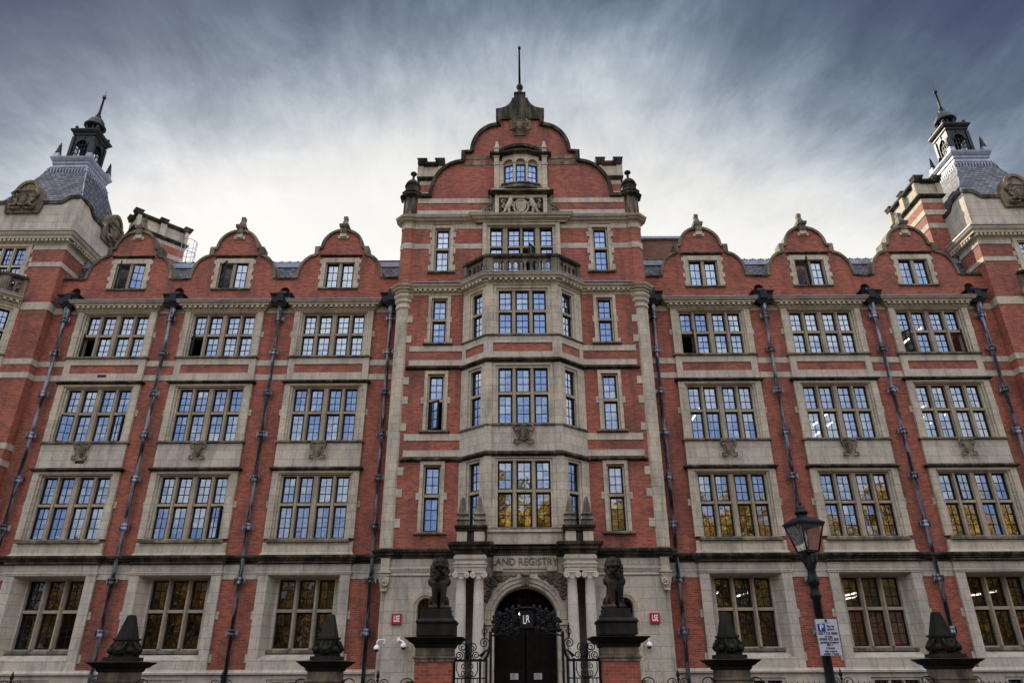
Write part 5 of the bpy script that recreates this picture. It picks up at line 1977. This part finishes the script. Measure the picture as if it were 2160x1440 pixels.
# ------------------------------------------------------------------ lit tubes on the ceilings behind some windows
TUBES = [(8.35, 2.5, 12.9, 'first'), (13.75, 4.2, 12.85, ''), (14.6, 3.0, 12.85, ''), (15.35, 4.6, 12.85, ''), (18.75, 2.4, 12.85, ''), (19.5, 4.0, 12.85, ''), (20.35, 2.8, 12.85, ''),
         (19.25, 4.0, 17.2, ''), (20.0, 2.8, 17.2, ''), (8.3, 3.2, 4.75, ''), (9.6, 3.2, 4.75, ''), (14.4, 3.2, 4.75, ''), (15.1, 4.6, 4.75, ''), (19.0, 3.2, 4.75, ''), (20.2, 3.2, 4.75, '')]
fl = {12.9: 'second', 12.85: 'second', 17.2: 'third', 4.75: 'ground'}
for k, (x, y, z, _) in enumerate(TUBES):
    bay = min(range(6), key=lambda b: abs(BAYS[b] - x))
    bn = {3: 'nearest the entrance', 4: 'in the middle', 5: 'nearest the corner tower'}[bay]
    same = sorted([t[0] for t in TUBES if min(range(6), key=lambda b: abs(BAYS[b] - t[0])) == bay and fl[t[2]] == fl[z]])
    pos = '' if len(same) == 1 else ['leftmost ', 'middle ' if len(same) == 3 else 'rightmost ', 'rightmost '][same.index(x)]
    r = tag(empty('ceiling_light', (x, y, z)), '%slit strip light behind %s floor window %s, right wing' % (pos, fl[z], bn), 'light', 'strip lights on the ceilings')
    g = MB()
    g.box(-0.025, 0.025, -1.15, 1.15, -0.03, 0.02)
    g.build('tube', 'tube', r)
    g = MB()
    g.box(-0.05, 0.05, -1.18, 1.18, 0.02, 0.06)
    for yy in (-0.4, 0.4):
        g.tube([(0, yy, 0.06), (0, yy, {'ground': 5.6, 'second': 13.85, 'third': 17.75}[fl[z]] - z)], 0.006, 5)
    g.build('fitting', 'white', r)


# ------------------------------------------------------------------ street line: piers, lions, railings and gate
YG = -10.15


def pier_core(r, hw, neck_b, neck_t, cap_t, ov):
    sq = lambda o: [(-hw - o, -hw - o), (hw + o, -hw - o), (hw + o, hw + o), (-hw - o, hw + o)]
    g = MB()
    g.box(-hw, hw, -hw, hw, 0.45, neck_b - 0.12)
    g.build('brick_shaft', 'brick', r)
    g = MB()
    g.box(-hw - 0.04, hw + 0.04, -hw - 0.04, hw + 0.04, 0.0, 0.45)
    g.box(-hw, hw, -hw, hw, neck_b, neck_t)
    g.sweep([(-0.1, neck_b - 0.12), (0.03, neck_b - 0.12), (0.03, neck_b - 0.07), (0.06, neck_b - 0.04), (0.06, neck_b), (-0.1, neck_b + 0.01)], sq(0), True)
    g.build('stone_neck', 'worn', r)
    g = MB()
    d = cap_t - neck_t
    g.sweep([(-0.1, neck_t), (0.02, neck_t), (0.05, neck_t + 0.18 * d), (0.05, neck_t + 0.30 * d), (ov * 0.55, neck_t + 0.50 * d), (ov * 0.62, neck_t + 0.60 * d), (ov * 0.9, neck_t + 0.80 * d), (ov, neck_t + 0.88 * d), (ov, cap_t - 0.02), (-hw, cap_t + 0.03)], sq(0), True)
    return g


def obelisk_pier(x, lab):
    r = tag(empty('stone_pier', (x, YG, 0)), lab, 'pier', 'obelisk topped piers of the street railings')
    hw = 0.375
    g = pier_core(r, hw, 1.50, 1.69, 1.94, 0.25)
    g.build('cap', 'moss', r)
    g = MB()
    g.frustum(0, 0, 1.95, 2.04, 0.36, 0.36, 0.35, 0.35)
    g.frustum(0, 0, 2.04, 2.10, 0.27, 0.27, 0.27, 0.27)
    # four scrolled feet under a square collar
    for a in (0, 90, 180, 270):
        T = Matrix.Rotation(R(a), 4, 'Z')
        g.M = T
        g.tube([(-0.13, -0.27, 2.205), (0.13, -0.27, 2.205)], 0.105, 12)
        g.tube([(-0.11, -0.21, 2.40), (-0.11, -0.27, 2.36), (-0.11, -0.33, 2.28), (-0.11, -0.36, 2.20)], [0.03, 0.035, 0.035, 0.03], 6)
        g.tube([(0.11, -0.21, 2.40), (0.11, -0.27, 2.36), (0.11, -0.33, 2.28), (0.11, -0.36, 2.20)], [0.03, 0.035, 0.035, 0.03], 6)
        g.frustum(0, -0.27, 2.12, 2.40, 0.07, 0.09, 0.05, 0.04)
        g.ball((0, -0.37, 2.20), 0.05, 8)
        g.ball((0.25, -0.25, 2.19), 0.085, 8)
    g.M = None
    g.frustum(0, 0, 2.10, 2.44, 0.24, 0.24, 0.22, 0.22)
    g.frustum(0, 0, 2.44, 2.49, 0.25, 0.25, 0.25, 0.25)
    g.frustum(0, 0, 2.49, 3.03, 0.205, 0.205, 0.085, 0.085)
    g.frustum(0, 0, 3.03, 3.06, 0.085, 0.085, 0.05, 0.05)
    g.build('obelisk', 'moss', r)
    return r


obelisk_pier(-10.48, 'mossy stone obelisk on a square pier, farthest left along the railings')
obelisk_pier(-5.22, 'mossy stone obelisk on a square pier between the left lion and the far left pier')
obelisk_pier(5.12, 'mossy stone obelisk on a square pier between the right lion and the lamp post')
obelisk_pier(10.66, 'mossy stone obelisk on a square pier, farthest right along the railings')


def lion_mesh():
    E = []
    add = lambda *a: E.append(a)
    # haunches and seated trunk (local: front is -y, base z = 0)
    for s in (-1, 1):
        add(s * 0.20, 0.12, 0.20, 0.30, 0.62, 1.0, 0.80)          # haunch
        add(s * 0.22, -0.02, 0.26, 0.22, 0.6, 0.9, 0.9)           # thigh
        for k in range(4):                                        # hind paw
            add(s * 0.24, -0.08 - 0.07 * k, 0.06, 0.105)
        for k in range(9):                                        # straight foreleg
            z = 0.08 + 0.085 * k
            add(s * (0.105 + 0.005 * k), -0.26 - 0.008 * k + 0.02 * (k > 6), z, 0.105 + 0.006 * k)
        add(s * 0.105, -0.34, 0.06, 0.12); add(s * 0.105, -0.40, 0.05, 0.10)   # fore paw
        add(s * 0.19, -0.16, 0.82, 0.24)                          # shoulder
    for k in range(8):
        t = k / 7
        add(0, 0.14 - 0.26 * t, 0.24 + 0.68 * t, 0.30 - 0.02 * t)
    add(0, -0.20, 0.72, 0.27); add(0, -0.24, 0.60, 0.20)
    # mane
    rr = random.Random(3)
    for k in range(70):
        a = rr.uniform(0, 2 * PI)
        z = rr.uniform(0.80, 1.46)
        w = 0.235 - 0.10 * max(0, (z - 1.25) / 0.2) * 0.6
        add(w * math.cos(a), -0.15 + w * 0.95 * math.sin(a), z, rr.uniform(0.075, 0.12))
    add(0, -0.14, 1.05, 0.34); add(0, -0.14, 1.25, 0.34); add(0, -0.16, 1.38, 0.26)
    # head, brow, cheeks, muzzle, chin, ears
    add(0, -0.28, 1.33, 0.23); add(0, -0.30, 1.42, 0.16)
    for s in (-1, 1):
        add(s * 0.065, -0.40, 1.40, 0.062)
        add(s * 0.085, -0.40, 1.27, 0.085)
        add(s * 0.045, -0.48, 1.25, 0.070)
        add(s * 0.17, -0.22, 1.48, 0.075)
    for k in range(5):
        add(0, -0.39 - 0.027 * k, 1.37 - 0.022 * k, 0.062)
    add(0, -0.50, 1.275, 0.055); add(0, -0.46, 1.16, 0.072); add(0, -0.40, 1.13, 0.09)
    # tail round the flank
    for k in range(10):
        a = R(70 - 16 * k)
        add(0.36 * math.cos(a), 0.10 + 0.28 * math.sin(a), 0.07, 0.07)
    me = meta_mesh('body', E, 0.030, 'bronze', 0.30)
    return me


LION_ME = lion_mesh()
zs_ = [v.co.z for v in LION_ME.vertices]
zmin, zmax = min(zs_), max(zs_)
LION_ME.transform(Matrix.Scale(1.32 / (zmax - zmin), 4) @ Matrix.Translation((0, 0, -zmin)))
for x, dx, lab, pl in ((-2.43, 1, 'seated dark stone lion on the brick pier left of the gate', 'brick pier with dark moulded cap carrying the left lion'),
                       (2.28, -1, 'seated dark stone lion on the brick pier right of the gate', 'brick pier with dark moulded cap carrying the right lion')):
    r = tag(empty('gate_pier', (x, YG, 0)), pl, 'pier', 'brick gate piers')
    g = pier_core(r, 0.46, 2.02, 2.22, 2.48, 0.28)
    g.build('cap', 'moss', r)
    l = tag(empty('lion_statue', (x + dx * 0.02, YG, 2.51)), lab, 'statue', 'stone lions on the gate piers')
    o = link_mesh('body', LION_ME, l, (0, 0.08, 0.62))
    o.rotation_euler = (0, 0, R(8) * -dx if dx < 0 else R(6))
    o.scale = (1.04 * dx, 1.02, 1.02)
    g = MB()
    g.box(-0.48, 0.48, -0.48, 0.48, 0.0, 0.29)
    g.sweep([(-0.2, 0.28), (0.02, 0.29), (0.04, 0.33), (0.0, 0.38), (-0.09, 0.42), (-0.3, 0.43)], [(-0.48, -0.48), (0.48, -0.48), (0.48, 0.48), (-0.48, 0.48)], True)
    g.box(-0.39, 0.39, -0.40, 0.40, 0.42, 0.50)
    g.box(-0.34, 0.34, -0.40, 0.38, 0.50, 0.64)
    g.build('plinth', 'moss', l)


def scroll_crest(g, x, z, k=1.0, y=0.0):
    """flame finial between two scrolls"""
    for q in (-1, 1):
        g.tube([(x + q * 0.02 * k, y, z)] + [(x + q * (0.17 + 0.12 * math.cos(a)) * k, y, z + (0.05 + 0.12 * math.sin(a)) * k) for a in [R(200 - 28 * j) for j in range(9)]] +
               [(x + q * (0.17 + 0.06 * math.cos(a)) * k, y, z + (0.05 + 0.06 * math.sin(a)) * k) for a in [R(-60 - 45 * j) for j in range(6)]], 0.014 * k, 6)
    g.lathe(x, y, [(0.015, z - 0.1), (0.02, z + 0.10 * k), (0.05 * k, z + 0.15 * k), (0.02 * k, z + 0.18 * k), (0.055 * k, z + 0.24 * k), (0.03 * k, z + 0.32 * k), (0.005, z + 0.40 * k)], 8)


def railing(xa, xb, lab, crest=True):
    r = tag(empty('iron_railing', ((xa + xb) / 2, YG, 0)), lab, 'railing', 'black iron railings along the street')
    w = (xb - xa) / 2
    g = MB()
    g.box(-w, w, -0.20, 0.20, 0.0, 0.35)
    g.build('kerb_stone', 'stone', r)
    g = MB()
    for z in (0.45, 1.22):
        g.box(-w, w, -0.02, 0.02, z, z + 0.03)
    n = max(2, int(2 * w / 0.14))
    for k in range(1, n):
        x = -w + 2 * w * k / n
        g.box(x - 0.011, x + 0.011, -0.011, 0.011, 0.35, 1.30)
        g.lathe(x, 0, [(0.011, 1.29), (0.026, 1.33), (0.004, 1.42)], 5)
    g.build('bars', 'iron', r)
    if crest:
        g = MB()
        g.box(-0.03, 0.03, -0.03, 0.03, 0.35, 1.35)
        scroll_crest(g, 0, 1.34, 0.95)
        g.build('scroll_crest', 'iron', r)
    g = MB()
    for q in (-1, 1):
        g.tube([(q * (w - 0.05), 0, 1.2), (q * (w - 0.07), 0, 1.42)] + [(q * (w - 0.22 + 0.15 * math.cos(a)), 0, 1.42 + 0.10 * math.sin(a)) for a in [R(10 + 22 * j) for j in range(12)]], 0.014, 6)
    g.build('end_scroll', 'iron', r)


railing(-15.6, -10.86, 'black iron railing with scroll crest, at the left edge of the frame')
railing(-10.10, -5.60, 'black iron railing between the two obelisk piers on the left')
railing(-4.84, -2.92, 'short black iron railing between left lion pier and nearest obelisk')
railing(2.77, 4.74, 'short black iron railing between right lion pier and nearest obelisk')
railing(5.50, 10.28, 'black iron railing behind the lamp post, between the two right obelisk piers')
railing(11.04, 15.8, 'black iron railing with scroll crest, at the right edge of the frame')

# wrought iron gate with overthrow
GX = -0.08
gt = tag(empty('iron_gate', (GX, YG, 0)), 'black wrought iron gateway with scrolled sides and an arched overthrow', 'gate')
for s in (-1, 1):
    g = MB()
    for x in (1.04, 1.86, 1.20):
        g.box(s * x - 0.03, s * x + 0.03, -0.03, 0.03, 0, 1.98)
    g.box(s * 1.04, s * 1.86, -0.035, 0.035, 1.90, 1.96)
    g.box(s * 1.04, s * 1.86, -0.02, 0.02, 1.50, 1.53)
    g.box(s * 1.04, s * 1.86, -0.02, 0.02, 0.2, 0.24)
    for k in range(6):
        x = s * (1.27 + 0.10 * k)
        g.box(x - 0.011, x + 0.011, -0.011, 0.011, 0.2, 1.5)
    xm = s * 1.53
    for q in (-1, 1):
        g.tube(spiral(xm + q * 0.10, 1.80, 0.08, 0.02, 90, 1.5 * q, 0), 0.012, 5)
        g.tube(spiral(xm + q * 0.10, 1.62, 0.08, 0.02, 270, -1.5 * q, 0), 0.012, 5)
        g.tube([(xm + q * 0.26, 0, 1.89), (xm + q * 0.27, 0, 1.7), (xm + q * 0.2, 0, 1.56), (xm, 0, 1.54)], 0.014, 6)
        # crest over the rail: low outer scroll and tall inner scroll
        g.tube(spiral(xm + q * 0.22, 2.05, 0.10, 0.02, -90, -1.6 * q, 0), 0.014, 6)
        g.tube([(xm + q * 0.08, 0, 1.97), (xm + q * 0.09, 0, 2.12), (xm + q * 0.20, 0, 2.18)] + spiral(xm + q * 0.12, 2.24, 0.11, 0.025, -10 if q > 0 else 190, 1.35 * q, 0, 20), 0.014, 6)
    g.lathe(xm, 0, [(0.02, 1.96), (0.05, 2.02), (0.07, 2.12), (0.04, 2.2), (0.075, 2.28), (0.03, 2.36), (0.01, 2.42)], 8)
    g.build('side_panel', 'iron', gt)
    # curved upright sweeping to the overthrow
    g = MB()
    up = [(s * 1.10, 0, 1.93), (s * 1.02, 0, 2.03), (s * 0.97, 0, 2.18), (s * 0.95, 0, 2.40), (s * 0.95, 0, 2.62)]
    g.tube(up, [0.03, 0.035, 0.035, 0.03, 0.03], 6)
    g.box(s * 0.90, s * 0.96, -0.03, 0.03, 0.0, 2.62)
    g.tube(spiral(s * 1.10, 2.34, 0.13, 0.025, 180 if s > 0 else 0, -1.6 * s, 0), 0.014, 6)
    g.tube(spiral(s * 1.08, 2.62, 0.09, 0.02, 270, 1.4 * s, 0), 0.012, 6)
    g.tube([(s * 0.97, 0, 2.2), (s * 1.08, -0.02, 2.14), (s * 1.20, -0.03, 2.02), (s * 1.14, -0.03, 2.0)], [0.012, 0.03, 0.05, 0.02], 6)
    g.lathe(s * 1.10, 0, [(0.012, 2.45), (0.03, 2.55), (0.012, 2.68), (0.03, 2.74), (0.004, 2.84)], 6)
    g.build('curved_upright', 'iron', gt)
g = MB()
for z0, rise in ((2.66, 0.02), (2.50, 0.12)):
    g.tube([(x, 0, z0 + rise * math.cos(x * 1.6)) for x in [-0.93 + 0.186 * k for k in range(11)]], 0.022, 6)
topa = [(x, 0, 2.78 + 0.42 * math.cos(x * 1.55)) for x in [-0.93 + 0.155 * k for k in range(13)]]
g.tube(topa, 0.026, 6)
for s in (-1, 1):
    for x, z, r_ in ((0.78, 2.84, 0.12), (0.55, 2.95, 0.14), (0.36, 3.08, 0.08), (0.62, 2.72, 0.09), (0.84, 2.66, 0.07), (0.40, 2.78, 0.12), (0.72, 3.04, 0.07), (0.50, 2.60, 0.08), (0.25, 2.62, 0.08), (0.28, 2.94, 0.09)):
        g.tube(spiral(s * x, z, r_, 0.02, 60 * s, 1.7 * s, -0.02), 0.022, 5)
        g.ball((s * x, -0.02, z), 0.035, 6)
    for k in range(5):
        g.ball((s * (0.2 + 0.16 * k), -0.02, 3.20 - 0.02 * k * k), 0.05, 6, (1, 0.6, 1.5))
    for k in range(14):
        g.ball((s * rng.uniform(0.22, 0.9), rng.uniform(-0.05, 0.05), rng.uniform(2.58, 2.98)), rng.uniform(0.03, 0.06), 6, (1.2, 0.5, 1.0))
g.build('overthrow', 'iron', gt)
g = MB()
g.box(-0.18, 0.18, -0.09, -0.02, 2.72, 3.08)
g.box(-0.20, 0.20, -0.10, -0.01, 3.08, 3.11)
g.box(-0.20, 0.20, -0.10, -0.01, 2.69, 2.72)
sp = g.build('sign_plate', 'frame', gt)
text_obj('letter_r', 'R', 0.25, (0.03, -0.093, 2.905), 'white', sp, 0.72, 0.003, 0.004)
text_obj('letter_l', 'L', 0.30, (-0.055, -0.0935, 2.885), 'white', sp, 0.62, 0.003, 0.001)

# ------------------------------------------------------------------ street lamp and its parking sign
lp = tag(empty('street_lamp', (3.45, -20.6, 0)), 'black cast iron street lamp with a four sided glass lantern', 'street lamp')
g = MB()
g.lathe(0, 0, [(0.16, 0), (0.16, 0.15), (0.12, 0.22), (0.12, 0.7), (0.15, 0.74), (0.15, 0.80), (0.066, 0.86), (0.056, 1.5), (0.046, 2.44), (0.068, 2.47), (0.068, 2.51), (0.053, 2.53), (0.053, 2.60), (0.075, 2.63), (0.075, 2.68), (0.055, 2.72), (0.05, 2.80), (0.075, 2.86), (0.04, 2.94), (0.03, 3.0)], 14)
g.build('post', 'iron', lp)
T = Matrix.Rotation(R(18), 4, 'Z')
g = MB(T)
for a in range(4):
    g.M = T @ Matrix.Rotation(R(90 * a), 4, 'Z')
    g.tube([(0.03, 0, 2.82), (0.10, 0, 2.90), (0.13, 0, 3.0)], 0.012, 6)
    g.tube([(0.092, 0.092, 3.03), (0.168, 0.168, 3.36)], 0.011, 6)
    g.box(-0.094, 0.094, 0.082, 0.10, 3.015, 3.04)
    g.box(-0.176, 0.176, 0.152, 0.18, 3.345, 3.375)
g.M = T
g.frustum(0, 0, 3.372, 3.395, 0.19, 0.19, 0.19, 0.19)
g.frustum(0, 0, 3.395, 3.46, 0.185, 0.185, 0.095, 0.095)
g.lathe(0, 0, [(0.095, 3.45), (0.07, 3.47), (0.07, 3.51), (0.09, 3.52), (0.08, 3.55), (0.055, 3.57), (0.06, 3.59), (0.03, 3.61), (0.02, 3.63), (0.028, 3.65), (0.005, 3.69)], 12)
g.lathe(0, 0, [(0.04, 3.0), (0.03, 3.06), (0.02, 3.09)], 8)
g.build('lantern_frame', 'iron', lp)
g = MB(T)
for a in range(4):
    g.M = T @ Matrix.Rotation(R(90 * a), 4, 'Z')
    g.face([(-0.091, 0.091, 3.03), (0.091, 0.091, 3.03), (0.166, 0.166, 3.36), (-0.166, 0.166, 3.36)])
g.build('lantern_glass', 'lampglass', lp)
g = MB()
g.lathe(0, 0, [(0.012, 3.08), (0.012, 3.17), (0.022, 3.18), (0.02, 3.24), (0.006, 3.26)], 8)
g.build('burner', 'white', lp)
ps = tag(empty('parking_sign', (3.462, -20.735, 2.0), R(-2)), 'pale rectangular parking sign with dark lettering fixed to the lamp post', 'sign')
g = MB()
g.box(-0.135, 0.135, -0.004, 0.004, -0.21, 0.21)
sb = g.build('sign_plate', 'signgrey', ps)
g = MB()
for a, b, c, d in ((-0.135, -0.131, -0.21, 0.21), (0.131, 0.135, -0.21, 0.21), (-0.131, 0.131, -0.21, -0.206), (-0.131, 0.131, 0.206, 0.21)):
    g.box(a, b, -0.0055, -0.004, c, d)
g.build('border', 'ink', ps)
g = MB()
g.box(-0.112, -0.020, -0.0065, -0.004, 0.062, 0.150)
g.build('blue_panel', 'blue', ps)
text_obj('lettering', 'P', 0.092, (-0.066, -0.0075, 0.106), 'white', ps, 1.0, 0.0008, 0.002)
for body, x, z, sz in (('Pay by', 0.045, 0.122, 0.036), ('phone', 0.045, 0.088, 0.036), ('020 7125 8080', 0.0, 0.040, 0.038), ('or text', 0.0, 0.006, 0.032), ('07860 022 205', 0.0, -0.026, 0.038),
                       ('quoting location', 0.0, -0.060, 0.034), ('8411', 0.0, -0.092, 0.036), ('4 hours', 0.0, -0.124, 0.034), ('No return', 0.0, -0.158, 0.034), ('within 1 hour', 0.0, -0.188, 0.034)):
    text_obj('lettering', body, sz, (x, -0.006, z), 'ink', ps, 1.0, 0.0006, 0.0012)
g = MB()
g.box(-0.016, 0.016, -0.0055, -0.004, 0.172, 0.196)
for q in (-1, 0, 1):
    g.box(q * 0.012 - 0.004, q * 0.012 + 0.004, -0.0055, -0.004, 0.196, 0.201)
g.box(-0.05, 0.05, -0.0055, -0.004, 0.158, 0.162)
g.build('crest_mark', 'ink', ps)
g = MB()
for z in (-0.12, 0.12):
    g.lathe(0, 0.135, [(0.072, z - 0.015), (0.075, z - 0.015), (0.075, z + 0.015), (0.072, z + 0.015)], 14)
    g.box(-0.02, 0.02, 0.004, 0.075, z - 0.015, z + 0.015)
g.build('post_clip', 'iron', ps)

# ------------------------------------------------------------------ ground
def sheet(name, x0, x1, y0, y1, z, mat):
    g = MB()
    g.face([(x0, y0, z), (x1, y0, z), (x1, y1, z), (x0, y1, z)])
    return tag(g.build(name, mat), kind='structure')


sheet('ground', -900, 900, -900, 900, -0.16, 'grass')
g = MB()
g.box(-90, 90, -22.2, 0.0, -0.15, 0.0)
tag(g.build('pavement', 'paving'), kind='structure')
sheet('road', -90, 90, -27.0, -22.2, -0.12, 'asphalt')
g = MB()
g.box(-90, 90, -33.0, -27.0, -0.15, 0.0)
tag(g.build('square_pavement', 'paving'), kind='structure')


# ------------------------------------------------------------------ autumn trees of the square behind the viewer, seen mirrored in the windows
def tree_meshes(seed, H, rad):
    q = random.Random(seed)
    t = MB()
    t.tube([(0, 0, 0), (0.1, 0, H * 0.2), (0.0, 0.2, H * 0.42), (0.2, 0.1, H * 0.62), (0.1, 0, H * 0.85)], [0.42, 0.34, 0.28, 0.18, 0.05], 9)
    tips = []
    for k in range(24):
        a, z = q.uniform(0, 2 * PI), q.uniform(0.08, 0.7) * H
        L = rad * q.uniform(0.55, 0.95)
        p1 = (L * 0.45 * math.cos(a), L * 0.45 * math.sin(a), z + H * 0.10)
        p2 = (L * math.cos(a + 0.2), L * math.sin(a + 0.2), z + H * q.uniform(0.10, 0.28))
        t.tube([(0, 0, z), p1, p2], [0.15, 0.09, 0.03], 6)
        tips += [p1, p2]
    tips += [(q.uniform(-1, 1) * rad * 0.4, q.uniform(-1, 1) * rad * 0.4, H * q.uniform(0.8, 0.98)) for _ in range(8)]
    l = MB()
    for c in tips:
        R_ = q.uniform(1.2, 2.2)
        for _ in range(150):
            d = Vector((q.gauss(0, 1), q.gauss(0, 1), q.gauss(0, 0.75))).normalized() * R_ * q.random() ** 0.4
            p = Vector(c) + d
            n = Vector((q.gauss(0, 1), q.gauss(0, 1), q.gauss(0, 1))).normalized()
            u = n.orthogonal().normalized() * q.uniform(0.22, 0.40)
            w = n.cross(u)
            l.face([tuple(p - u), tuple(p - w * 0.7), tuple(p + u), tuple(p + w * 0.7)])
    return t, l


kinds = []
for sd_, H, rad in ((1, 20, 6.0), (2, 18.5, 5.5)):
    t, l = tree_meshes(sd_, H, rad)
    kinds.append((t, l))
first = {}
TREES = [(-3, -45, 0, 1.0), (4, -50, 1, 1.05), (10, -44, 0, 0.95), (17, -47, 1, 1.0), (24, -44, 0, 0.92), (31, -48, 1, 1.0), (39, -44, 0, 0.95), (48, -48, 1, 1.0), (58, -45, 0, 1.0),
         (-11, -43, 1, 0.66), (-19, -45, 0, 0.58), (-27, -43, 1, 0.64), (-35, -46, 0, 0.60), (-44, -43, 1, 0.68), (-54, -46, 0, 0.66)]  # row set close and extended left to shade the lower front too
for k, (x, y, kd, sc) in enumerate(TREES):
    if kd not in first:
        r = empty('plane_tree', (x, y, -0.16))
        kinds[kd][0].build('trunk', 'bark', r)
        kinds[kd][1].build('crown', 'leaf', r)
        first[kd] = r
    else:
        r = copy_tree(first[kd])
        r.location = (x, y, -0.16)
    r.rotation_euler = (0, 0, k * 1.1)
    r.scale = (max(sc, 0.85), max(sc, 0.85), sc)
    tag(r, 'golden autumn tree across the street, seen mirrored in the window panes', 'tree', 'autumn trees in the square')

# brick houses on the far side of the square, low in the reflections
for k, (x, w, h, mt) in enumerate(((-75, 15, 17, 'brick_dark'), (-57, 17, 15, 'brick'), (-38, 16, 18, 'ashlar'), (-20, 16, 15, 'brick'), (-2, 17, 17, 'brick_dark'), (16, 16, 15, 'ashlar'), (34, 17, 17, 'brick'), (53, 17, 15, 'brick_dark'), (72, 17, 18, 'brick'))):
    r = tag(empty('terrace_house', (x, -118, -0.16)), 'terraced house across the square, seen only mirrored in the window panes', 'house', 'houses across the square')
    g = MB()
    g.box(-w / 2 - 0.9, w / 2 + 0.9, -10, 0, 0, h)
    g.build('wall', mt, r)
    g = MB()
    g.prism([(-w / 2 - 0.9, h), (w / 2 + 0.9, h), (w / 2 - 2, h + 4), (-w / 2 + 2, h + 4)], -9, -0.5)
    g.build('roof', 'slate', r)
    for i in range(5):
        for j in range(4):
            g = MB()
            xx, zz = -w / 2 + w * (i + 0.5) / 5, 1.5 + (h - 2) * j / 4
            g.box(xx - 0.6, xx + 0.6, -0.1, 0.05, zz, zz + 2.1)
            g.build('window', 'frame', r)
